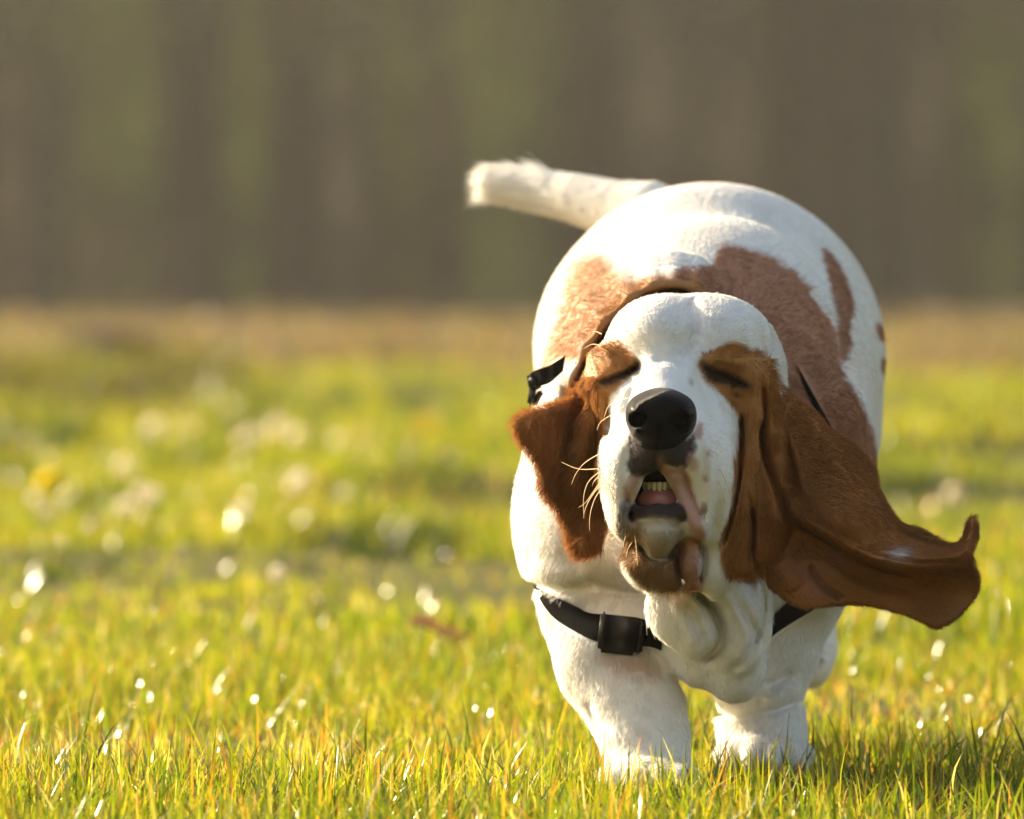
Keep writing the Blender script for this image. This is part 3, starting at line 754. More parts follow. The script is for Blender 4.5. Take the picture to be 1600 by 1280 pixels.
# cheek folds running down from the eyes to the lobes
E(1150, 720, 0.115, 58, 0.045, 150, 0.02)
E(952, 700, 0.105, 26, 0.040, 90, 0.01)
chain([(1160, 560, 0.065, 16), (1176, 590, 0.060, 20), (1180, 650, 0.060, 16), (1166, 720, 0.062, 18), (1154, 780, 0.066, 24), (1150, 840, 0.072, 24), (1156, 880, 0.076, 20)], 0.010)
chain([(1200, 570, 0.085, 22), (1206, 620, 0.080, 16), (1208, 680, 0.082, 16), (1218, 740, 0.085, 20), (1212, 800, 0.088, 32), (1196, 850, 0.09, 30)], 0.010)
chain([(932, 560, 0.085, 14), (926, 600, 0.082, 10), (932, 650, 0.085, 7), (940, 700, 0.085, 6)], 0.006)

# the fold of scruff that stands up behind the head
for dy_, r_, in_ in [(0.085 * t_, 4.5 + 20 * t_, -23 * t_) for t_ in (1, .85, .7, .55, .4, .3, .2, .1, 0)]:
    chain([(884 + in_, 640, 0.235 + dy_, r_), (896 + in_, 590, 0.235 + dy_, r_), (916 + in_, 545 + in_ * .5, 0.235 + dy_, r_), (944 + in_, 504 + in_, 0.236 + dy_, r_), (985 + in_ * .5, 466 + in_, 0.238 + dy_, r_), (1020, 447 + in_, 0.24 + dy_, r_), (1050, 443 + in_, 0.242 + dy_, r_), (1082, 449 + in_, 0.245 + dy_, r_), (1112, 470 + in_, 0.255 + dy_, r_)], 0.006)
chain([(912, 625, 0.235, 12), (930, 570, 0.238, 13), (958, 520, 0.24, 13), (995, 484, 0.245, 12), (1045, 468, 0.25, 11), (1085, 474, 0.25, 10)], 0.003, cut=True)
for yy_ in (0.225, 0.245, 0.265):
    chain([(898, 628, yy_, 9), (916, 572, yy_, 9), (943, 530, yy_, 9), (980, 492, yy_, 9), (1018, 466, yy_, 8), (1048, 456, yy_ + .005, 8), (1078, 462, yy_ + .01, 7)], 0.003, cut=True)
chain([(915, 620, 0.21, 14), (934, 568, 0.212, 15), (962, 520, 0.215, 15), (998, 486, 0.22, 13), (1045, 470, 0.222, 12), (1085, 476, 0.225, 11)], 0.006, cut=True)

# ---------------- ears: leathery sheets with folds
earR = [(1180, 590), (1219, 607), (1248, 625), (1276, 646), (1294, 668), (1334, 693), (1366, 732), (1373, 765), (1402, 812), (1438, 824), (1488, 849), (1504, 835), (1510, 812), (1519, 803), (1528, 812), (1529, 840), (1521, 866), (1533, 905), (1530, 932), (1499, 967), (1465, 987), (1440, 976), (1409, 964), (1352, 950), (1301, 950), (1254, 954), (1219, 937), (1186, 905), (1165, 860), (1170, 760), (1175, 660)]
yR = tps([(1180, 600, .10), (1180, 700, .11), (1180, 800, .11), (1190, 890, .11), (1219, 620, .115), (1240, 700, .085), (1240, 780, .09), (1240, 880, .09), (1230, 930, .095),
          (1300, 680, .10), (1300, 750, .055), (1310, 820, .045), (1310, 855, .085), (1300, 920, .075), (1360, 740, .09), (1370, 820, .04), (1375, 868, .055), (1380, 900, .09), (1370, 940, .075),
          (1402, 820, .075), (1420, 868, .045), (1430, 920, .085), (1440, 960, .07), (1450, 832, .10), (1470, 868, .055), (1490, 930, .075), (1470, 975, .06), (1515, 880, .06), (1525, 920, .08), (1519, 815, .05), (1500, 848, .075)])
ridge(yR, [(1240, 815), (1285, 838), (1330, 862), (1390, 890), (1440, 896)], 9, 0.0204)
ridge(yR, [(1300, 842), (1350, 866), (1400, 872), (1450, 878), (1500, 872), (1518, 850)], 10, -0.0153)
ridge(yR, [(1250, 640), (1290, 690), (1330, 720), (1360, 760), (1385, 810)], 10, -0.0036)
ridge(yR, [(1225, 660), (1280, 730), (1330, 800), (1380, 850)], 14, 0.0039)
ridge(yR, [(1240, 740), (1300, 800), (1350, 840)], 12, -0.0031)
ridge(yR, [(1205, 640), (1232, 700), (1248, 770)], 9, 0.0128)
ridge(yR, [(1285, 700), (1340, 770), (1380, 830)], 8, -0.0019)
ridge(yR, [(1265, 880), (1285, 915), (1320, 938)], 9, 0.0089)
ridge(yR, [(1290, 880), (1330, 915), (1400, 935), (1430, 930)], 12, -0.0053)
ridge(yR, [(1400, 832), (1440, 848), (1490, 862)], 7, 0.0153)
ridge(yR, [(1215, 870), (1245, 920)], 14, -0.0077)
sheet(earR, yR, 0.0044, 0.006, 0.0, 0.16)
# the upper flap of the same ear folds down over the lower one
lowline = [(1236, 806), (1262, 826), (1300, 850), (1350, 872), (1400, 890), (1440, 897), (1480, 890), (1514, 868)]
flapR = [(1180, 600), (1219, 607), (1248, 625), (1276, 646), (1294, 668), (1334, 693), (1366, 732), (1373, 765), (1402, 812), (1420, 830), (1460, 846), (1500, 846), (1514, 812), (1522, 812), (1524, 845), (1514, 870), (1480, 891), (1440, 898), (1400, 890), (1350, 873), (1300, 851), (1262, 827), (1236, 806), (1222, 780), (1205, 700)]
dl_, _t = dist_line(lowline)
yF = yR - 0.030 * np.exp(-(dl_ / 40) ** 2) - 0.004
sheet(flapR, yF.astype(np.float32), 0.0042, 0.005, -0.02, 0.16)
earL = [(960, 600), (913, 596), (884, 622), (860, 632), (836, 638), (811, 647), (799, 664), (811, 692), (828, 714), (840, 737), (843, 768), (864, 793), (878, 821), (886, 848), (893, 863), (902, 870), (923, 862), (943, 841), (950, 820), (952, 760), (955, 700), (960, 650)]
yL = tps([(955, 610, .11), (955, 700, .10), (955, 800, .10), (915, 610, .12), (890, 640, .10), (850, 650, .075), (806, 664, .055), (830, 700, .06), (860, 700, .07), (900, 700, .095), (920, 700, .085), (905, 780, .08), (880, 790, .088), (855, 765, .07), (905, 850, .075), (930, 840, .085), (930, 760, .09)])
ridge(yL, [(922, 640), (912, 690), (895, 731), (893, 785)], 8, -0.008)
ridge(yL, [(935, 650), (930, 720), (925, 790)], 9, 0.008)
ridge(yL, [(905, 862), (908, 820)], 7, -0.003)
ridge(yL, [(830, 650), (822, 668), (842, 700)], 8, -0.004)
sheet(earL, yL, 0.0046, 0.006, 0.02, 0.17)
chain([(925, 628, 0.085, 8), (915, 665, 0.078, 9), (903, 705, 0.074, 10), (895, 745, 0.072, 11), (896, 772, 0.076, 9)], 0.004)

# ---------------- folds and creases of the skin
front = np.zeros_like(PX)
def fr(pts, w, h, **k): ridge(front, pts, w, h, **k)
# face
fr([(936, 597), (955, 590), (978, 584), (996, 573)], 3.2, -0.007)          # closed eyelids
fr([(930, 572), (950, 562)], 12, -0.004)
fr([(948, 590), (968, 582), (988, 574)], 12, -0.003)
fr([(1110, 578), (1134, 586), (1160, 598)], 13, -0.005)
fr([(950, 604), (972, 600), (990, 594)], 4, -0.002)

fr([(1100, 577), (1118, 584), (1140, 592), (1168, 604)], 3.2, -0.007)
fr([(1100, 558), (1130, 560), (1162, 572)], 8, 0.003)
fr([(1112, 606), (1134, 614), (1156, 622)], 4, -0.002)
fr([(1070, 470), (1082, 492), (1080, 520), (1062, 555)], 14, -0.006)      # furrow of the forehead
fr([(996, 560), (1000, 590), (985, 620), (975, 660)], 8, -0.005)
fr([(1095, 560), (1094, 590), (1108, 630), (1120, 670)], 9, -0.005)
fr([(1150, 480), (1180, 520), (1196, 560)], 7, -0.004)
fr([(1022, 566), (1046, 560), (1072, 566)], 7, -0.003)
fr([(1190, 660), (1196, 710), (1216, 770), (1232, 812)], 4.5, -0.011)

fr([(1160, 650), (1156, 720), (1148, 780), (1128, 856)], 3.5, -0.009)
fr([(1173, 884), (1176, 820), (1168, 770)], 4, -0.006)
fr([(1192, 600), (1194, 650), (1190, 690)], 3.5, -0.007)
fr([(1120, 640), (1128, 700), (1122, 770), (1108, 840)], 10, -0.004)
fr([(1104, 690), (1112, 740), (1106, 800), (1098, 845)], 6, 0.003)
fr([(945, 620), (952, 660), (950, 700)], 6, -0.005)
fr([(985, 700), (975, 740), (980, 790)], 7, -0.003)
fr([(1026, 700), (1026, 738)], 4, -0.004)                               # philtrum
fr([(1046, 742), (1060, 770), (1077, 808), (1092, 834)], 11, 0.0045)
fr([(1070, 742), (1084, 780), (1098, 815)], 4, -0.004)       # lip roll
fr([(1004, 748), (996, 775), (984, 800)], 6, 0.003)
fr([(1000, 852), (1016, 872), (1044, 872), (1060, 850)], 5, -0.010)      # under the chin
fr([(1062, 850), (1060, 890), (1070, 915)], 5, -0.010)
fr([(1096, 850), (1100, 880), (1094, 910)], 5, -0.006)
fr([(985, 842), (976, 870), (990, 905), (1040, 925)], 4, 0.003)
# dewlap and chest
fr([(1085, 925), (1102, 940), (1118, 962), (1127, 990), (1120, 1015), (1098, 1032)], 7, -0.020)
fr([(1050, 940), (1070, 970), (1084, 1008)], 9, 0.006)
fr([(1070, 945), (1092, 985), (1100, 1015)], 8, -0.003)
fr([(1136, 930), (1160, 970), (1166, 1000), (1152, 1040)], 6, 0.005)
fr([(1150, 940), (1178, 985), (1172, 1020), (1145, 1046)], 7, -0.009)
fr([(1190, 900), (1194, 950), (1184, 1000)], 4, -0.004)
fr([(824, 905), (860, 918), (895, 916), (922, 904)], 8, -0.010)
fr([(830, 888), (870, 900), (915, 892)], 16, 0.007)
fr([(918, 905), (960, 922), (1010, 926)], 8, -0.006)
fr([(905, 840), (950, 870), (1000, 890)], 18, 0.005)
# legs
fr([(1118, 1112), (1160, 1118), (1205, 1112), (1248, 1096)], 6, -0.010)
fr([(1192, 1092), (1215, 1088), (1240, 1076)], 8, 0.007)
fr([(1198, 1070), (1216, 1064), (1238, 1050)], 6, -0.008)
fr([(1030, 1060), (1060, 1066), (1075, 1085)], 7, -0.004)
fr([(915, 1090), (930, 1120), (955, 1140)], 6, -0.005)
fr([(980, 1050), (1010, 1046), (1040, 1056)], 10, -0.004)
apply_relief(front, (-0.06, -0.10, 0.0), (0.40, 0.34, 0.50), -0.2, 0.33)
rear = np.zeros_like(PX)
def rr_(pts, w, h, **k): ridge(rear, pts, w, h, **k)
rr_([(1072, 424), (1120, 455), (1181, 484), (1225, 506), (1269, 540), (1310, 590)], 8, -0.012)
rr_([(1150, 400), (1230, 430), (1290, 500), (1312, 580)], 10, -0.006)
rr_([(1130, 420), (1160, 460), (1215, 480)], 9, -0.004)
rr_([(1180, 560), (1230, 620), (1250, 700)], 10, -0.006)
rr_([(950, 430), (930, 480), (900, 540)], 12, 0.004)
rr_([(1190, 330), (1250, 380), (1290, 430)], 12, -0.004)
apply_relief(rear, (-0.06, 0.30, 0.10), (0.40, 0.75, 0.52), 0.31, 0.80, 0.03)

def surface_nets(V, xs, ys, zs):
    nx, ny, nz = V.shape
    I = V < 0
    c = I[:-1, :-1, :-1].astype(np.uint8)
    offs = [(0, 0, 0), (1, 0, 0), (0, 1, 0), (1, 1, 0), (0, 0, 1), (1, 0, 1), (0, 1, 1), (1, 1, 1)]
    for a, b, d in offs[1:]:
        c = c + I[a:nx - 1 + a, b:ny - 1 + b, d:nz - 1 + d]
    act = np.argwhere((c > 0) & (c < 8)).astype(np.int32); del c
    idx = np.full((nx - 1, ny - 1, nz - 1), -1, np.int32)
    idx[act[:, 0], act[:, 1], act[:, 2]] = np.arange(len(act))
    vals = [V[act[:, 0] + a, act[:, 1] + b, act[:, 2] + d] for a, b, d in offs]
    acc = np.zeros((len(act), 3), np.float32); cnt = np.zeros(len(act), np.float32)
    for i in range(8):
        for j in range(i + 1, 8):
            di = np.array(offs[j]) - np.array(offs[i])
            if abs(di).sum() != 1: continue
            a, b = vals[i], vals[j]; m = (a < 0) != (b < 0)
            t = np.where(m, a / np.where(m, a - b, 1), 0)
            p = np.array(offs[i], np.float32)[None] + t[:, None] * di[None]
            acc += p * m[:, None]; cnt += m
    acc /= cnt[:, None]
    out = np.zeros_like(acc)
    for ax, g in enumerate((xs, ys, zs)):
        i = act[:, ax]; out[:, ax] = g[i] + acc[:, ax] * (g[i + 1] - g[i])
    quads = []
    for ax in range(3):
        sl0 = [slice(1, -1)] * 3; sl1 = [slice(1, -1)] * 3
        sl0[ax] = slice(0, -1); sl1[ax] = slice(1, None)
        A, B = I[tuple(sl0)], I[tuple(sl1)]
        e = np.argwhere(A != B).astype(np.int32)
        flip = A[e[:, 0], e[:, 1], e[:, 2]]
        for o in range(3):
            if o != ax: e[:, o] += 1
        u, v = (ax + 1) % 3, (ax + 2) % 3
        def cell(du, dv):
            q = e.copy(); q[:, u] -= du; q[:, v] -= dv
            return idx[q[:, 0], q[:, 1], q[:, 2]]
        q = np.stack([cell(1, 1), cell(0, 1), cell(0, 0), cell(1, 0)], 1)
        q[~flip] = q[~flip][:, ::-1]
        quads.append(q)
    return out, np.concatenate(quads)

dogV, dogF = surface_nets(F, GX, GY, GZ)
def relax(V, Q, n, lam=0.5):
    e = np.concatenate([Q[:, [0, 1]], Q[:, [1, 2]], Q[:, [2, 3]], Q[:, [3, 0]]])
    for _ in range(n):
        S = np.zeros_like(V); c = np.bincount(e[:, 0], minlength=len(V)) + np.bincount(e[:, 1], minlength=len(V))
        for ax in range(3):
            S[:, ax] = np.bincount(e[:, 0], V[e[:, 1], ax], len(V)) + np.bincount(e[:, 1], V[e[:, 0], ax], len(V))
        V = V + lam * (S / np.maximum(c, 1)[:, None] - V)
    return V
dogV = relax(dogV, dogF, 2)
def vertex_normals(V, Q):
    n = np.cross(V[Q[:, 2]] - V[Q[:, 0]], V[Q[:, 3]] - V[Q[:, 1]])
    N = np.zeros_like(V)
    for i in range(4):
        for ax in range(3): N[:, ax] += np.bincount(Q[:, i], n[:, ax], len(V))
    return N / (np.linalg.norm(N, axis=1, keepdims=True) + 1e-12)
dogN = vertex_normals(dogV, dogF)

# ---------------- coat pattern (coat pigment with some painted light and shade, as masks over the picture plane gated by depth)
WHITE = np.array([0.86, 0.845, 0.81]); EARB = np.array([0.33, 0.142, 0.043]); SADDLE = np.array([0.47, 0.245, 0.145])
TAN = np.array([0.48, 0.27, 0.14]); EYEB = np.array([0.42, 0.195, 0.062]); DARK = np.array([0.020, 0.013, 0.011])
GREY = np.array([0.058, 0.045, 0.047]); PINK = np.array([0.54, 0.31, 0.26]); UNDER = np.array([0.30, 0.175, 0.085]); LIP = np.array([0.045, 0.032, 0.036])
# each entry: (outline, colour, softness px, raggedness px, y0, y1, strength)
PATCH = [
 # trunk, from the back to the front
 ([(940, 398), (915, 402), (892, 420), (874, 475), (864, 520), (852, 560), (848, 590), (880, 600), (930, 530), (980, 480), (1030, 455), (1030, 438), (985, 436), (960, 420)], TAN, 14, 5, 0.24, 0.9, 0.95),
 ([(1060, 423), (1085, 420), (1111, 412), (1131, 384), (1164, 388), (1212, 406), (1260, 445), (1282, 480), (1306, 515), (1313, 560), (1313, 600), (1240, 700), (1100, 600), (1040, 480)], SADDLE, 4, 6, 0.22, 0.9, 1),
 ([(1282, 388), (1300, 398), (1313, 419), (1326, 450), (1334, 480), (1326, 515), (1328, 540), (1317, 572), (1309, 520), (1303, 480), (1293, 436)], SADDLE * 0.9, 3, 4, 0.34, 0.9, 1),
 ([(1368, 505), (1380, 510), (1385, 530), (1374, 530)], SADDLE, 3, 2, 0.4, 0.9, 1),
 ([(1376, 560), (1388, 562), (1388, 585), (1378, 580)], SADDLE, 3, 2, 0.4, 0.9, 1),
 ([(1100, 440), (1177, 484), (1230, 510), (1269, 546), (1321, 594), (1356, 655), (1372, 721), (1380, 800), (1300, 860), (1180, 800), (1100, 560)], SADDLE * 0.92, 5, 4, 0.19, 0.42, 1),
 ([(885, 640), (880, 600), (905, 545), (945, 480), (990, 447), (1045, 434), (1105, 448), (1140, 500), (1100, 600), (960, 640)], np.array([0.44, 0.23, 0.095]), 6, 3, 0.20, 0.40, 1),
 ([(900, 560), (892, 585), (880, 614), (874, 645), (832, 650), (836, 625), (852, 596), (876, 572)], WHITE, 5, 4, 0.2, 0.5, 0.9),
 ([(890, 622), (910, 567), (938, 527), (976, 490), (1015, 463), (1046, 450), (1070, 453), (1096, 466), (1110, 500), (1050, 560), (950, 640)], EARB * 0.2, 2, 1, 0.165, 0.40, 1),  # shade of the recess behind the head, painted as dark brown coat
 ([(1262, 1015), (1278, 1008), (1284, 1030), (1268, 1052)], SADDLE, 4, 3, 0.4, 0.9, 0.7),
 ([(935, 1025), (955, 1018), (990, 1022), (1030, 1040), (1020, 1060), (965, 1050)], np.array([0.55, 0.36, 0.26]), 16, 8, 0.05, 0.4, 0.55),
 # head
 ([(1060, 447), (1080, 452), (1120, 455), (1175, 480), (1212, 530), (1232, 580), (1245, 640), (1212, 640), (1204, 560), (1180, 510), (1140, 476), (1100, 466)], SADDLE * 0.9, 4, 3, 0.165, 0.30, 1),
 ([(1092, 566), (1108, 552), (1128, 540), (1150, 536), (1170, 545), (1190, 547), (1206, 559), (1214, 580), (1223, 617), (1226, 660), (1245, 760), (1245, 860), (1190, 905), (1150, 906), (1134, 895), (1124, 862), (1132, 820), (1144, 786), (1147, 720), (1155, 672), (1146, 640), (1120, 612), (1100, 596)], EYEB, 4, 5, -0.02, 0.20, 1),
 ([(1150, 690), (1160, 690), (1230, 790), (1230, 870), (1180, 900), (1140, 895), (1130, 860), (1145, 800)], EARB * 1.15, 14, 6, 0.0, 0.20, 0.8),
 ([(912, 560), (925, 545), (940, 537), (962, 532), (976, 540), (990, 554), (1000, 571), (992, 584), (966, 606), (954, 624), (949, 660), (946, 700), (936, 716), (926, 680), (908, 640)], EYEB, 4, 5, 0.02, 0.20, 1),
 ([(908, 566), (920, 552), (928, 560), (926, 600), (922, 640), (912, 630)], np.array([0.66, 0.45, 0.22]), 5, 4, 0.0, 0.2, 0.75),  # gold rim light on the cheek edge, painted into the coat
 ([(936, 597), (955, 587), (978, 575), (1000, 564), (1000, 582), (976, 594), (945, 605)], DARK * 1.5, 6, 2, 0.0, 0.2, 0.95),  # dark lid slit, widened to paint in the socket shade
 ([(1094, 566), (1118, 573), (1142, 582), (1172, 601), (1166, 609), (1140, 603), (1108, 596)], DARK * 1.5, 6, 1, 0.0, 0.2, 0.95),  # same for the other eye: slit plus painted socket shade
 # muzzle markings
 ([(982, 676), (1000, 684), (1062, 684), (1086, 678), (1084, 704), (1070, 730), (1055, 732), (1040, 728), (1030, 740), (1008, 742), (1000, 748), (984, 744), (977, 726), (984, 712)], GREY, 4, 5, -0.12, 0.02, 1),
 ([(1026, 716), (1036, 714), (1042, 726), (1036, 738), (1028, 736)], np.array([0.30, 0.15, 0.10]), 5, 3, -0.12, 0.02, 0.7),
 ([(1040, 728), (1052, 731), (1066, 728), (1076, 745), (1084, 770), (1096, 805), (1102, 838), (1092, 842), (1078, 828), (1066, 800), (1056, 776), (1044, 748), (1034, 738)], PINK, 4, 3, -0.12, 0.06, 0.95),
 ([(982, 746), (1000, 748), (996, 776), (986, 790), (974, 780)], PINK * 0.9, 7, 3, -0.12, 0.05, 0.8),
 ([(972, 780), (990, 782), (984, 806), (974, 838), (962, 826), (968, 800)], GREY * 1.6, 6, 4, -0.12, 0.05, 0.8),
 ([(1076, 708), (1086, 712), (1090, 730), (1080, 735), (1072, 722)], PINK, 5, 3, -0.12, 0.05, 0.7),
 ([(1094, 660), (1098, 668), (1096, 684), (1088, 684), (1086, 672)], PINK, 4, 2, -0.12, 0.05, 0.9),
 ([(1096, 786), (1104, 784), (1106, 800), (1100, 804), (1095, 798)], np.array([0.36, 0.19, 0.12]), 2.5, 2, -0.12, 0.08, 0.8),
 ([(1098, 744), (1106, 742), (1108, 752), (1100, 754)], np.array([0.36, 0.2, 0.14]), 3, 2, -0.12, 0.08, 0.6),
 ([(1104, 704), (1109, 703), (1110, 712), (1105, 713)], np.array([0.36, 0.2, 0.14]), 3, 1, -0.12, 0.08, 0.5),
 ([(1076, 592), (1082, 594), (1083, 602), (1077, 601)], GREY * 2, 4, 1, -0.12, 0.1, 0.5),
 # lower lip, chin and the underside
 ([(984, 792), (1006, 784), (1050, 783), (1070, 792), (1074, 812), (1064, 818), (1056, 824), (1046, 822), (1036, 812), (1000, 812), (986, 814)], LIP, 2.5, 1.5, -0.12, 0.06, 1),
 ([(974, 838), (990, 842), (1000, 858), (1016, 872), (1044, 874), (1058, 856), (1066, 870), (1062, 925), (1040, 926), (1000, 912), (980, 888), (970, 860)], UNDER, 4, 3, -0.05, 0.10, 1),
 ([(1000, 812), (1062, 814), (1064, 850), (1044, 874), (1016, 874), (998, 850)], np.array([0.42, 0.34, 0.23]), 6, 3, -0.06, 0.10, 0.85),  # pale tan chin, its shade and warm bounce painted in
 ([(978, 812), (1000, 814), (1004, 840), (996, 856), (980, 842)], UNDER * 1.2, 6, 4, -0.05, 0.10, 0.8),
 ([(1062, 842), (1090, 838), (1096, 850), (1098, 900), (1090, 928), (1066, 920), (1060, 880)], np.array([0.46, 0.235, 0.16]), 5, 3, -0.05, 0.10, 0.95),
 ([(1090, 862), (1097, 866), (1099, 884), (1093, 896), (1089, 880)], np.array([0.72, 0.72, 0.74]), 3, 2, -0.05, 0.10, 0.9),
 ([(1026, 914), (1038, 920), (1044, 930), (1034, 928)], np.array([0.42, 0.2, 0.08]), 4, 2, -0.05, 0.2, 0.8),
]
PATCH_SD = [sd_poly(p[0]) for p in PATCH]
EDGE_R, EDGE_L = sd_poly(earR), sd_poly(earL)

def pix(V):
    return 800 + FPX * V[:, 0] / (D0 + V[:, 1]), 450 + FPX * (H0 - V[:, 2]) / (D0 + V[:, 1])

def in_ears(px, py, Y):
    r_ = (sample(EDGE_R, px, py) < 7) & (((px > 1196) & (np.abs(Y - sample(yR, px, py)) < 0.016)) | ((px > 1222) & (Y < 0.145)))
    l_ = (sample(EDGE_L, px, py) < 7) & (((px < 955) & (np.abs(Y - sample(yL, px, py)) < 0.016)) | ((px < 934) & (Y < 0.14)))
    return r_, l_

def coat(V):
    px, py = pix(V); Y = V[:, 1]
    C = np.repeat(WHITE[None], len(V), 0)
    # a faint warm mottling of a real white coat
    m = vnoise(V, 28, 3) * 0.5 + vnoise(V, 90, 4) * 0.5
    C = C * (1 + 0.035 * m[:, None]) * (1 - np.clip(vnoise(V, 14, 9), 0, 1)[:, None] * np.array([0.02, 0.06, 0.11]))
    rag = vnoise(V, 110, 5) * 0.6 + vnoise(V, 260, 6) * 0.5
    inr, inl = in_ears(px, py, Y)
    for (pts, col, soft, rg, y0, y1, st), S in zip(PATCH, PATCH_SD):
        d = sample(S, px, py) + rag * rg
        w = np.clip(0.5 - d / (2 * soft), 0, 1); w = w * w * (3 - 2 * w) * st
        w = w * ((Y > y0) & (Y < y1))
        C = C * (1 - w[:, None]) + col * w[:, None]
    er = np.repeat(EARB[None], len(V), 0)
    er = er * (1 + 0.22 * vnoise(V, 30, 8)[:, None])
    # hairless pinkish skin inside the turned-over ear, and a pale scuff
    for cx, cy, r, st in ((1255, 885, 34, 0.5), (1275, 915, 26, 0.6), (1300, 880, 24, 0.35)):
        w = np.exp(-(((px - cx) ** 2 + (py - cy) ** 2) / r ** 2)) * st
        er = er * (1 - w[:, None]) + np.array([0.40, 0.20, 0.15]) * w[:, None]
    w = np.exp(-(((px - 1402) / 16) ** 2 + ((py - 866) / 9) ** 2) * (1 + 0.6 * rag)) * 0.75
    er = er * (1 - w[:, None]) + np.array([0.62, 0.60, 0.62]) * w[:, None]
    up = np.clip((700 - py) / 80, 0, 1)[:, None] * 0.5
    er = er * (1 - up) + EYEB * up
    C = np.where(inr[:, None], er, C)
    el = np.repeat(EARB[None] * 1.1, len(V), 0) * (1 + 0.15 * vnoise(V, 30, 8)[:, None])
    C = np.where(inl[:, None], el, C)
    inm = (sample(Mouth, px, py) < 2) & (Y > 0.0) & (Y < 0.06) & (py < 812)
    C = np.where(inm[:, None], np.array([0.055, 0.016, 0.014]), C)
    return np.clip(C, 0.004, 0.9)

# ---------------- materials of the dog
def hairy_material(name, attr='coat', trans=0.3, rough=0.55, rnd=True, bump=True):
    N = Nodes(name)
    a = N.n('ShaderNodeAttribute', attribute_name=attr)
    col = a.outputs['Color']
    pb = N.n('ShaderNodeBsdfPrincipled', {'Base Color': col, 'Roughness': rough, 'Specular IOR Level': 0.1})
    if bump:
        no = N.n('ShaderNodeTexNoise', {'Scale': 420.0, 'Detail': 3.0})
        b = N.n('ShaderNodeBump', {'Strength': 0.35, 'Distance': 0.001, 'Height': no.outputs[0]})
        N.t.links.new(b.outputs[0], pb.inputs['Normal'])
    tr = N.n('ShaderNodeBsdfTranslucent', {'Color': col})
    mx = N.n('ShaderNodeMixShader', {0: trans, 1: pb.outputs[0], 2: tr.outputs[0]})
    return N.done(mx.outputs[0])
m_skin = hairy_material('dog_coat', trans=0.04)
m_fur = hairy_material('dog_fur', trans=0.5, rough=0.6, bump=False)

dog = bpy.data.objects.new('basset_hound', None)
scene.collection.objects.link(dog)
gx, gy, gz = P(1090, 1200, 0.35)
dog.location = (gx, gy, 0.0)
tag(dog, 'brown and white basset hound running over the grass, eyes closed and ears flying', 'dog')
def dog_part(name, data, parent=None):
    o = link(name, data, parent or dog)
    if parent is None: o.location = (-gx, -gy, 0)
    return o
me = mesh_np('body', dogV, dogF, m_skin)
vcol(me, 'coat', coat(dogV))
dog_part('body', me)

# ---------------- local fields for small, finer parts
def with_grid(lo, hi, step, build, relaxn=2):
    global GX, GY, GZ, F
    keep = (GX, GY, GZ, F)
    GX, GY, GZ = [np.arange(a, b, step, dtype=np.float32) for a, b in zip(lo, hi)]
    F = np.full((len(GX), len(GY), len(GZ)), 0.2, np.float32)
    build()
    V, Q = surface_nets(F, GX, GY, GZ)
    GX, GY, GZ, F = keep
    return relax(V, Q, relaxn), Q

def build_nose():
    E(1033, 641, -0.052, 49, 0.025, 35, 0.006)
    E(1031, 672, -0.046, 42, 0.026, 30, 0.012)
    E(1030, 690, -0.036, 34, 0.020, 16, 0.010)
    E(997, 650, -0.052, 19, 0.026, 28, 0.006)
    E(1069, 652, -0.050, 19, 0.026, 29, 0.006)
    # nostrils: round in front, slit out to the sides
    chain([(1003, 656, -0.092, 11), (996, 655, -0.066, 13)], 0.003, cut=True)
    chain([(994, 662, -0.084, 6), (979, 652, -0.072, 5)], 0.002, cut=True)
    chain([(1057, 658, -0.090, 12), (1064, 657, -0.066, 14)], 0.003, cut=True)
    chain([(1066, 662, -0.084, 8), (1085, 652, -0.070, 5)], 0.002, cut=True)
    g = np.zeros_like(PX)
    ridge(g, [(1030, 660), (1029, 680), (1028, 704)], 2.5, -0.0022)
    ridge(g, [(1006, 672), (1000, 676), (990, 674)], 3, 0.0014)
    ridge(g, [(1054, 674), (1064, 678), (1078, 674)], 3, 0.0014)
    ridge(g, [(1000, 628), (1033, 618), (1066, 630)], 10, 0.001)
    apply_relief(g, (GX[0], GY[0], GZ[0]), (GX[-1], GY[-1], GZ[-1]), -0.3, 0.3)
a, b = P(965, 720, 0), P(1102, 590, 0)
V, Q = with_grid((a[0], -0.098, a[2]), (b[0], -0.01, b[2]), 0.0009, build_nose, 1)
N = Nodes('nose_leather')
vo = N.n('ShaderNodeTexVoronoi', {'Scale': 560.0})
bp = N.n('ShaderNodeBump', {'Strength': 0.8, 'Distance': 0.0007, 'Height': vo.outputs['Distance']})
rn = N.n('ShaderNodeTexNoise', {'Scale': 120.0})
cr = N.n('ShaderNodeMapRange', {'Value': rn.outputs[0], 3: 0.22, 4: 0.42})
pb = N.n('ShaderNodeBsdfPrincipled', {'Coat Weight': 0.05, 'Coat Roughness': 0.15, 'Base Color': (0.004, 0.004, 0.005, 1), 'Roughness': cr.outputs[0], 'Specular IOR Level': 0.08, 'Normal': bp.outputs[0]})
dog_part('nose', mesh_np('nose', V, Q, N.done(pb.outputs[0])))

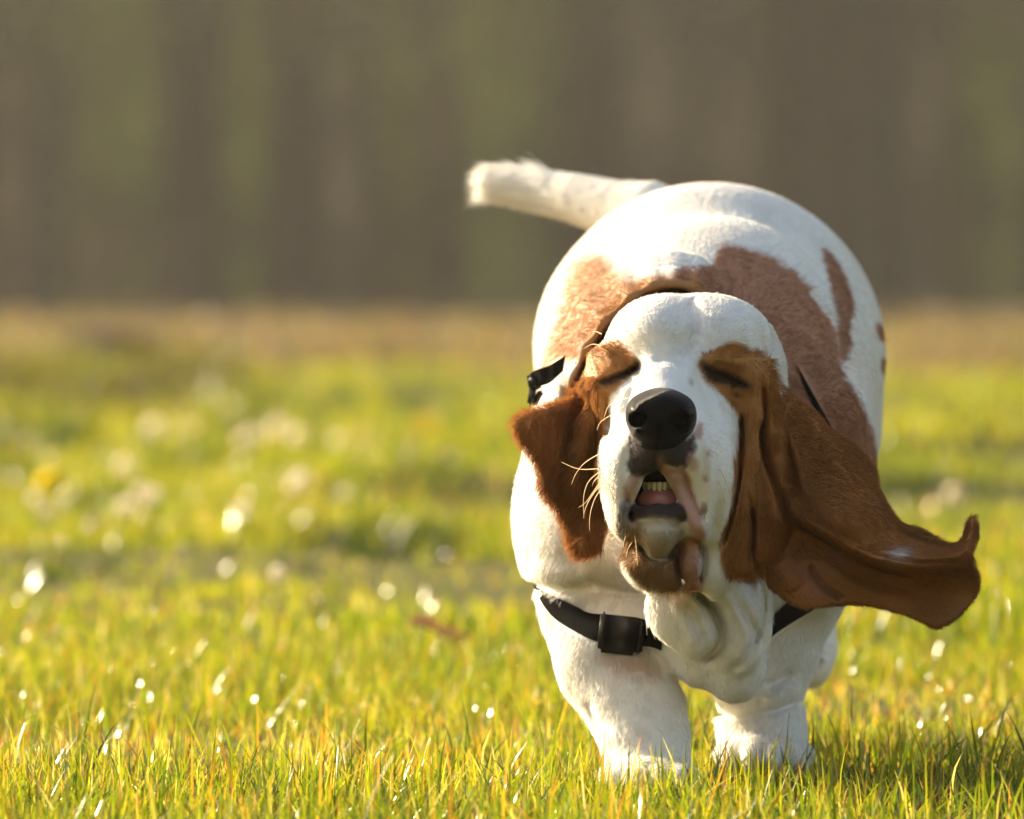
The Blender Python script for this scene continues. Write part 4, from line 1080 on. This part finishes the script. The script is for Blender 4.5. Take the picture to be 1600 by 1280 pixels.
# gum, tongue tip and the row of lower incisors
def build_gum():
    chain([(1007, 788, 0.020, 10), (1016, 783, -0.004, 14), (1030, 781, -0.011, 15), (1044, 783, -0.004, 14), (1058, 790, 0.020, 10)], 0.004)
    E(1030, 794, 0.004, 26, 0.022, 12, 0.006)
a, b = P(975, 815, 0), P(1085, 750, 0)
V, Q = with_grid((a[0], -0.035, a[2]), (b[0], 0.05, b[2]), 0.001, build_gum, 1)
N = Nodes('gum')
no = N.n('ShaderNodeTexNoise', {'Scale': 160.0})
rp = N.n('ShaderNodeMix', {0: no.outputs[0], 6: (0.42, 0.13, 0.10, 1), 7: (0.30, 0.14, 0.16, 1)}, data_type='RGBA')
pb = N.n('ShaderNodeBsdfPrincipled', {'Base Color': rp.outputs[2], 'Roughness': 0.28, 'Subsurface Weight': 0.1, 'Subsurface Radius': (0.004, 0.002, 0.001)})
dog_part('gum', mesh_np('gum', V, Q, N.done(pb.outputs[0])))
N = Nodes('tooth_enamel')
pb = N.n('ShaderNodeBsdfPrincipled', {'Base Color': (0.66, 0.58, 0.40, 1), 'Roughness': 0.3})
m_tooth = N.done(pb.outputs[0])
for i, (tx, ty, w) in enumerate(((1008, 0.000, 5), (1015.5, -0.010, 5), (1023, -0.016, 4.4), (1030.5, -0.018, 4.4), (1038, -0.015, 4.6), (1045.5, -0.008, 5))):
    c = P(tx, 760, ty); s_ = sc(0)
    vs, fs = [], []
    prof = [(8, .55), (4, .9), (-2, 1.0), (-5.5, .9), (-6.8, .5)]
    for (dz, sc_) in prof:
        for k in range(8):
            a_ = k / 8 * 2 * math.pi + 0.39
            vs.append((c[0] + math.cos(a_) * w * s_ * sc_ * 0.95, c[1] + math.sin(a_) * w * s_ * sc_ * 0.7, c[2] - dz * s_))
    for r_ in range(4):
        for k in range(8): fs.append((r_ * 8 + k, r_ * 8 + (k + 1) % 8, r_ * 8 + 8 + (k + 1) % 8, r_ * 8 + 8 + k))
    me = bpy.data.meshes.new('tooth'); me.from_pydata(vs, [], fs + [tuple(range(7, -1, -1)), tuple(range(32, 40))]); me.materials.append(m_tooth)
    me.polygons.foreach_set('use_smooth', [True] * len(me.polygons))
    dog_part('tooth', me)

# ---------------- harness
N = Nodes('black_webbing')
tc = N.n('ShaderNodeTexCoord')
wv = N.n('ShaderNodeTexWave', {'Vector': tc.outputs['Object'], 'Scale': 420.0, 'Distortion': 1.0})
bp = N.n('ShaderNodeBump', {'Strength': 0.5, 'Distance': 0.0005, 'Height': wv.outputs[0]})
pb = N.n('ShaderNodeBsdfPrincipled', {'Base Color': (0.006, 0.006, 0.006, 1), 'Roughness': 0.9, 'Specular IOR Level': 0.03, 'Normal': bp.outputs[0]})
m_web = N.done(pb.outputs[0])
N = Nodes('black_plastic')
pb = N.n('ShaderNodeBsdfPrincipled', {'Base Color': (0.006, 0.006, 0.006, 1), 'Roughness': 0.35, 'Specular IOR Level': 0.35})
m_plas = N.done(pb.outputs[0])

def front_depth(px, py, y0):
    """Depth at which the line of sight through (px, py) first meets the body beyond y0."""
    px = np.atleast_1d(np.asarray(px, float)); py = np.atleast_1d(np.asarray(py, float))
    Y = np.arange(y0, 0.9, 0.003)
    X = (px[:, None] - 800) * (D0 + Y) / FPX; Z = H0 - (py[:, None] - 450) * (D0 + Y) / FPX
    i = np.clip(np.round((X - GX[0]) / 0.002).astype(int), 0, len(GX) - 1)
    k = np.clip(np.round((Z - GZ[0]) / 0.002).astype(int), 0, len(GZ) - 1)
    j = np.clip(np.searchsorted(GY, Y), 0, len(GY) - 1)[None].repeat(len(px), 0)
    hit = F[i, j, k] < 0
    f = Y[np.argmax(hit, 1)]
    return np.where(hit.any(1), f, np.nan)

STRAPS = []
def ribbon(name, top, bot, y0, mat, parent, lift=0.0045, thick=0.0025, n=40, m=7, bulge=0.0, ys=None):
    """A strap with thickness lying on the coat between two edges."""
    t = spline(top, 12); b = spline(bot, 12); STRAPS.append(sd_poly([tuple(v) for v in top] + [tuple(v) for v in bot[::-1]]))
    def res(q):
        L = np.concatenate([[0], np.cumsum(np.hypot(*np.diff(q[:, :2], axis=0).T))]); u = np.linspace(0, L[-1], n)
        return np.stack([np.interp(u, L, q[:, i]) for i in range(q.shape[1])], 1)
    t, b = res(t), res(b)
    w = np.linspace(0, 1, m)
    G = t[:, None] * (1 - w[None, :, None]) + b[:, None] * w[None, :, None]
    if ys is None:
        Yd = front_depth(G[..., 0].ravel(), G[..., 1].ravel(), y0).reshape(n, m)
        med = np.nanmedian(Yd); 
        for i in range(n):
            r = Yd[i]; 
            if np.isnan(r).all(): Yd[i] = Yd[i - 1] if i else med
            else: Yd[i] = np.where(np.isnan(r), np.nanmax(r), r)
        Yd = np.minimum(Yd, np.median(Yd, axis=1, keepdims=True) + 0.004)
        K = np.exp(-np.linspace(-2, 2, 9) ** 2); K /= K.sum()
        for j in range(m): Yd[:, j] = np.convolve(np.pad(Yd[:, j], 4, mode='edge'), K, 'valid')
    else:
        Yd = np.interp(np.linspace(0, 1, n), np.linspace(0, 1, len(ys)), ys)[:, None].repeat(m, 1)
    late = G[:, 0, 0] > 1024
    if name == 'harness' and late.any():
        i0 = int(np.argmax(late)); Yd[i0:] = np.maximum(Yd[i0 - 1].mean(), 0) + np.linspace(0, 0.03, n - i0)[:, None]
    Yd = Yd - lift - bulge * (1 - (2 * w - 1) ** 2)[None]
    vs = []
    for off in (0, thick):
        for i in range(n):
            for j in range(m): vs.append(P(G[i, j, 0], G[i, j, 1], Yd[i, j] + off))
    fs = []
    for i in range(n - 1):
        for j in range(m - 1):
            a_ = i * m + j
            fs.append((a_, a_ + 1, a_ + m + 1, a_ + m)); q = a_ + n * m
            fs.append((q, q + m, q + m + 1, q + 1))
        for j in (0, m - 1):
            a_ = i * m + j; q = a_ + n * m
            fs.append((a_, a_ + m, q + m, q))
    for i in (0, n - 1):
        for j in range(m - 1):
            a_ = i * m + j; q = a_ + n * m; fs.append((a_, q, q + 1, a_ + 1))
    me = bpy.data.meshes.new(name); me.from_pydata(vs, [], fs); me.materials.append(mat)
    import bmesh
    bm = bmesh.new(); bm.from_mesh(me); bmesh.ops.recalc_face_normals(bm, faces=bm.faces); bm.to_mesh(me); bm.free()
    me.polygons.foreach_set('use_smooth', [True] * len(me.polygons))
    o = dog_part(name, me, parent)
    mo = o.modifiers.new('crisp', 'EDGE_SPLIT'); mo.split_angle = R(50)
    return o

harness = ribbon('harness', [(832, 912), (850, 925), (880, 938), (905, 950), (922, 958), (960, 961), (1000, 966), (1020, 976), (1050, 1006), (1070, 1030)],
       [(836, 920), (848, 945), (868, 968), (900, 988), (930, 1002), (960, 1008), (1000, 1010), (1020, 1012), (1046, 1024), (1060, 1044)], 0.10, m_web, None)
ribbon('strap', [(1180, 984), (1200, 970), (1222, 948), (1262, 915), (1300, 880)], [(1185, 1020), (1208, 994), (1240, 972), (1275, 950), (1315, 912)], 0.20, m_web, harness)
ribbon('strap', [(1246, 572), (1262, 600), (1282, 636), (1300, 668)], [(1250, 584), (1262, 616), (1280, 648), (1294, 672)], 0.24, m_web, harness, lift=0.004)
ribbon('strap', [(884, 555), (860, 570), (838, 578), (823, 588)], [(880, 580), (860, 598), (842, 604), (826, 606)], 0.2, m_web, harness, lift=0.004, ys=[0.235, 0.24, 0.25, 0.265])

def rounded_block(name, c, size, mat, parent, rot=0, bev=0.0025):
    import bmesh
    bm = bmesh.new(); bmesh.ops.create_cube(bm, size=1)
    bmesh.ops.scale(bm, vec=size, verts=bm.verts)
    bmesh.ops.bevel(bm, geom=bm.edges[:], offset=bev, segments=3, affect='EDGES')
    me = bpy.data.meshes.new(name); bm.to_mesh(me); bm.free(); me.materials.append(mat)
    me.transform(Matrix.Translation(c) @ Matrix.Rotation(R(rot), 4, 'Y'))
    me.polygons.foreach_set('use_smooth', [True] * len(me.polygons))
    return dog_part(name, me, parent)
yb = float(np.nanmin(front_depth([950, 965, 985], [990, 995, 1000], 0.10))) - 0.006
rounded_block('buckle', P(967, 992, yb), (0.032, 0.010, 0.031), m_plas, harness, rot=6, bev=0.003)
rounded_block('buckle', P(941, 985, yb - 0.003), (0.005, 0.014, 0.030), m_plas, harness, rot=6, bev=0.0018)
rounded_block('buckle', P(1000, 996, yb + 0.002), (0.006, 0.011, 0.026), m_plas, harness, rot=8, bev=0.0018)
rounded_block('buckle', P(836, 596, 0.262), (0.011, 0.020, 0.014), m_plas, harness, rot=-30, bev=0.003)
rounded_block('buckle', P(831, 618, 0.265), (0.006, 0.018, 0.018), m_plas, harness, rot=8, bev=0.0025)
rounded_block('buckle', P(840, 622, 0.272), (0.005, 0.008, 0.016), m_plas, harness, rot=28, bev=0.002)

# ---------------- fur: short hairs rooted on the coat, combed the way the coat lies
def make_fur(total):
    r = np.random.default_rng(11)
    Q = dogF
    A = dogV[Q[:, 0]]; B = dogV[Q[:, 1]]; C = dogV[Q[:, 2]]; Dd = dogV[Q[:, 3]]
    nrm = np.cross(C - A, Dd - B); area = np.linalg.norm(nrm, axis=1) * 0.5
    cen = (A + B + C + Dd) / 4; fn = nrm / (np.linalg.norm(nrm, axis=1, keepdims=True) + 1e-12)
    view = np.array([0, -D0, H0]) - cen; view /= np.linalg.norm(view, axis=1, keepdims=True)
    facing = (fn * view).sum(1)
    px, py = pix(cen)
    w = area * np.where(facing > -0.25, 1.0, 0.30)
    w *= np.where(cen[:, 1] < 0.30, 1.35, 0.9)
    w *= np.where(cen[:, 1] < 0.11, 1.3, 1.0)
    w[(sample(Mouth, px, py) < 3) & (cen[:, 1] > -0.04) & (cen[:, 1] < 0.06)] = 0        # inside of the mouth
    lipd, _ = dist_line([(986, 804), (1004, 803), (1028, 801), (1052, 802), (1070, 808)], px, py)
    w[(lipd < 13) & (cen[:, 1] < 0.03)] = 0
    nd = ((px - 1032) / 54) ** 2 + ((py - 650) / 44) ** 2
    w[(nd < 1) & (cen[:, 1] < 0.0)] = 0
    for S_ in STRAPS: w[(sample(S_, px, py) < 1.5) & (cen[:, 1] > 0.11) & (cen[:, 1] < 0.42)] = 0
    fi = r.choice(len(Q), total, p=w / w.sum())
    u = r.random((total, 1)); v = r.random((total, 1))
    root = (A[fi] * (1 - u) + B[fi] * u) * (1 - v) + (Dd[fi] * (1 - u) + C[fi] * u) * v
    nn = [(dogN[Q[fi, 0]] * (1 - u) + dogN[Q[fi, 1]] * u) * (1 - v) + (dogN[Q[fi, 3]] * (1 - u) + dogN[Q[fi, 2]] * u) * v][0]
    nn /= np.linalg.norm(nn, axis=1, keepdims=True) + 1e-9
    px, py = pix(root); Y = root[:, 1]
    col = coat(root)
    # length and direction by region
    L = np.full(total, 0.0068); lift = np.full(total, 0.30)
    cx = P(1105, 600, 0.5)[0]
    flow = np.stack([(root[:, 0] - cx) * 1.2, np.full(total, 0.8), np.full(total, -0.35)], 1)          # trunk
    low = np.clip((py - 820) / 120, 0, 1)[:, None]
    flow = flow * (1 - low) + np.array([0.0, 0.15, -1.0]) * low
    N0 = np.array(P(1033, 640, -0.06))
    rad = root - N0; rad /= np.linalg.norm(rad, axis=1, keepdims=True)
    face = (Y < 0.19) & (py < 850) & (px > 915) & (px < 1200)
    wf = np.where(face, 1.0, 0.0)[:, None]
    ff = rad + np.array([0, 0.5, 0.0]) + np.array([0, 0, -0.45]) * np.clip((py - 640) / 100, 0, 1)[:, None]
    flow = flow * (1 - wf) + ff * wf
    L = np.where(face, 0.0042, L)
    L = np.where(face & (np.hypot(px - 1033, py - 660) < 90), 0.0034, L)
    L = np.where(face & (py < 560), 0.0052, L)
    lift = np.where(face, 0.22, lift)
    fold = face & (px > 1140) & (py > 560)
    flow[fold] = (0.05, 0.1, -1.0)
    er, el = in_ears(px, py, Y)
    flow[er] = (0.75, 0.15, -0.55)
    L = np.where(er, 0.0055, L)
    under = er & (py > 870 + (px - 1240) * 0.12)
    L = np.where(under, 0.0035, L)
    flow[el] = (-0.55, 0.1, -0.8)
    L = np.where(el, 0.0085, L)
    edge = np.where(er, sample(EDGE_R, px, py), np.where(el, sample(EDGE_L, px, py), -99))
    lift = np.where(edge > -8, 0.7, lift); L = np.where(edge > -8, L * 1.1, L)
    arc = (Y > 0.17) & (Y < 0.31) & (py < 600) & (px < 1130)
    ad, _ = dist_line([(886, 615), (906, 562), (934, 522), (973, 484), (1012, 455), (1045, 444), (1070, 447), (1095, 462)], px, py)
    ins_ = sd_poly([(886, 615), (906, 562), (934, 522), (973, 484), (1012, 455), (1045, 444), (1070, 447), (1095, 462), (1090, 560), (960, 640)], True, px, py)
    L = np.where(arc & ((ad < 7) | (ins_ < 0)), 0.0024, L)
    tail = (px < 1000) & (py < 372) & (Y > 0.74)
    t0, t1 = np.array(P(1000, 330, 0.8)), np.array(P(740, 282, 0.92)); td = (t1 - t0) / np.linalg.norm(t1 - t0)
    flow[tail] = td + np.array([0, 0, -0.25])
    L = np.where(tail, 0.009 + 0.008 * np.clip((850 - px) / 90, 0, 1), L)
    tuft = tail & (r.random(total) < 0.6 * np.exp(-((px - 838) / 15) ** 2)) & (nn[:, 2] > 0.3)
    L = np.where(tuft, 0.015, L); lift = np.where(tuft, 0.9, lift)
    under = tail & (nn[:, 2] < -0.3)
    L = np.where(under, L * 1.3, L); flow[under] += np.array([0, 0, -0.5])
    leg = (py > 1040)
    L = np.where(leg, 0.0065, L)
    dew = (Y < 0.20) & (px > 1015) & (px < 1200) & (py > 850)
    L = np.where(dew, 0.0048, L)
    lift = np.where(dew, 0.22, lift)
    chin = face & (py > 800)
    L = np.where(chin, 0.0055, L)
    pk, _ = dist_line([(1045, 735), (1062, 775), (1088, 828)], px, py)
    L = np.where((pk < 14) & (Y < 0.06), 0.0026, L)
    rear_ = Y > 0.25
    lift = np.where(rear_ & ~tail, lift * 0.65, lift)
    # clumps: neighbouring hairs lean together
    cl = np.stack([vnoise(root, 130, 21), vnoise(root, 130, 22), vnoise(root, 130, 23)], 1)
    cl2 = np.stack([vnoise(root, 40, 24), vnoise(root, 40, 25), vnoise(root, 40, 26)], 1)
    flow = flow / (np.linalg.norm(flow, axis=1, keepdims=True) + 1e-9) + cl * np.where(rear_, 0.10, 0.22)[:, None] + cl2 * np.where(rear_, 0.08, 0.16)[:, None] + r.normal(0, 0.13, (total, 3))
    tang = flow - (flow * nn).sum(1, keepdims=True) * nn
    tang /= np.linalg.norm(tang, axis=1, keepdims=True) + 1e-9
    lift = lift * (0.55 + 0.9 * r.random(total))
    L = L * (0.65 + 0.6 * r.random(total))
    L = np.where(r.random(total) < 0.02, L * 1.6, L)
    d0 = tang + nn * (lift * 1.9)[:, None]; d0 /= np.linalg.norm(d0, axis=1, keepdims=True)
    d1 = tang + nn * (lift * 0.55)[:, None]; d1 /= np.linalg.norm(d1, axis=1, keepdims=True)
    base = root - nn * 0.0006
    p1 = base + d0 * (L * 0.35)[:, None]
    p2 = p1 + d1 * (L * 0.65)[:, None] + np.array([0, 0, -0.03]) * L[:, None]
    pos = np.stack([base, p1, p2], 1)
    rad_ = np.stack([np.full(total, 0.00020), np.full(total, 0.00016), np.full(total, 0.00003)], 1)
    rad_ *= (0.75 + 0.5 * r.random((total, 1)))
    c = bpy.data.hair_curves.new('fur')
    c.add_curves([3] * total)
    c.position_data.foreach_set('vector', pos.astype(np.float32).ravel())
    a = c.attributes.get('radius') or c.attributes.new('radius', 'FLOAT', 'POINT')
    a.data.foreach_set('value', rad_.astype(np.float32).ravel())
    lum = col.mean(1, keepdims=True); amp = np.where(lum > 0.4, 0.07, 0.20)
    amp = np.where(rear_[:, None], amp * 0.45, amp)
    sh = 1 + amp * (r.random((total, 1)) * 2 - 1.1) + amp * 0.8 * vnoise(root, 330, 41)[:, None]
    cc = np.ones((total, 4), np.float32); cc[:, :3] = np.clip(col * sh, 0, 0.92)
    a = c.attributes.new('coat', 'FLOAT_COLOR', 'CURVE'); a.data.foreach_set('color', cc.ravel())
    c.materials.append(m_fur)
    o = dog_part('fur', c)
    return o
make_fur(FUR_COUNT)

def wisps(name, lines, rad, colr, parent=None, hang=0.0):
    n = len(lines); K = 9
    c = bpy.data.hair_curves.new(name); c.add_curves([K] * n)
    pos = []
    for l in lines:
        q = spline(l, 8); L = np.linspace(0, len(q) - 1, K)
        q = np.stack([np.interp(L, np.arange(len(q)), q[:, i]) for i in range(3)], 1)
        pos += [P(*p) for p in q]
    c.position_data.foreach_set('vector', np.array(pos, np.float32).ravel())
    a = c.attributes.get('radius') or c.attributes.new('radius', 'FLOAT', 'POINT')
    a.data.foreach_set('value', np.tile(rad * np.linspace(1, 0.25, K), n).astype(np.float32))
    a = c.attributes.new('coat', 'FLOAT_COLOR', 'CURVE')
    a.data.foreach_set('color', np.tile(np.array([*colr, 1], np.float32), n))
    c.materials.append(m_fur)
    return dog_part(name, c, parent)
wl = [
 [(942, 706, -0.005), (915, 722, -0.015), (900, 740, -0.02), (893, 757, -0.022)],
 [(938, 732, -0.005), (905, 733, -0.02), (877, 722, -0.03)],
 [(938, 736, -0.005), (920, 752, -0.015), (912, 775, -0.02), (912, 806, -0.02)],
 [(944, 744, -0.005), (930, 764, -0.015), (915, 785, -0.02), (904, 793, -0.022)],
 [(942, 752, -0.008), (924, 776, -0.015), (914, 796, -0.02), (912, 810, -0.02)],
 [(944, 758, -0.005), (930, 778, -0.015), (922, 804, -0.02), (921, 829, -0.02)],
 [(938, 742, -0.005), (928, 752, -0.015), (925, 760, -0.02)],
 [(982, 622, 0.0), (962, 626, -0.015), (950, 636, -0.02), (944, 652, -0.02)],
 [(975, 634, 0.0), (955, 648, -0.012), (938, 660, -0.02), (933, 672, -0.02)],
 [(976, 615, 0.0), (966, 617, -0.01), (960, 620, -0.012)],
 [(938, 540, 0.08), (925, 538, 0.06), (912, 545, 0.05)],
 [(940, 522, 0.09), (930, 518, 0.07), (920, 520, 0.06)],
 [(1112, 720, -0.02), (1128, 740, -0.03), (1140, 770, -0.03), (1146, 800, -0.028)],
 [(1112, 735, -0.02), (1126, 760, -0.03), (1134, 790, -0.03)],
 [(1155, 512, 0.06), (1164, 516, 0.045), (1163, 508, 0.04), (1156, 507, 0.038)],
 [(978, 828, 0.0), (960, 830, -0.012), (950, 842, -0.015)],
 [(972, 836, 0.0), (958, 840, -0.01), (952, 850, -0.012)],
 [(992, 838, -0.02), (994, 856, -0.035), (996, 884, -0.04)],
 [(988, 846, -0.01), (981, 858, -0.02), (978, 872, -0.024)],
 [(980, 830, -0.01), (975, 846, -0.02), (974, 856, -0.024)],
 [(962, 826, -0.005), (950, 836, -0.014), (947, 848, -0.016)],
]
wisps('whiskers', wl, 0.00042, (0.72, 0.55, 0.33))

# ---------------- the golden evening air between the dog and the wood
def make_haze():
    import bmesh
    bm = bmesh.new(); bmesh.ops.create_cube(bm, size=1)
    me = bpy.data.meshes.new('haze'); bm.to_mesh(me); bm.free()
    o = link('haze', me); o.location = (0, 420, 11); o.scale = (860, 980, 27)
    N = Nodes('evening_haze')
    v = N.n('ShaderNodeVolumePrincipled', {'Color': (0.95, 0.91, 0.80, 1), 'Density': HAZE, 'Anisotropy': 0.35})
    N.t.links.new(v.outputs[0], N.out.inputs['Volume'])
    me.materials.append(N.m)
    tag(o, 'thin golden haze in the evening air over the meadow', 'haze', kind='stuff')
make_haze()
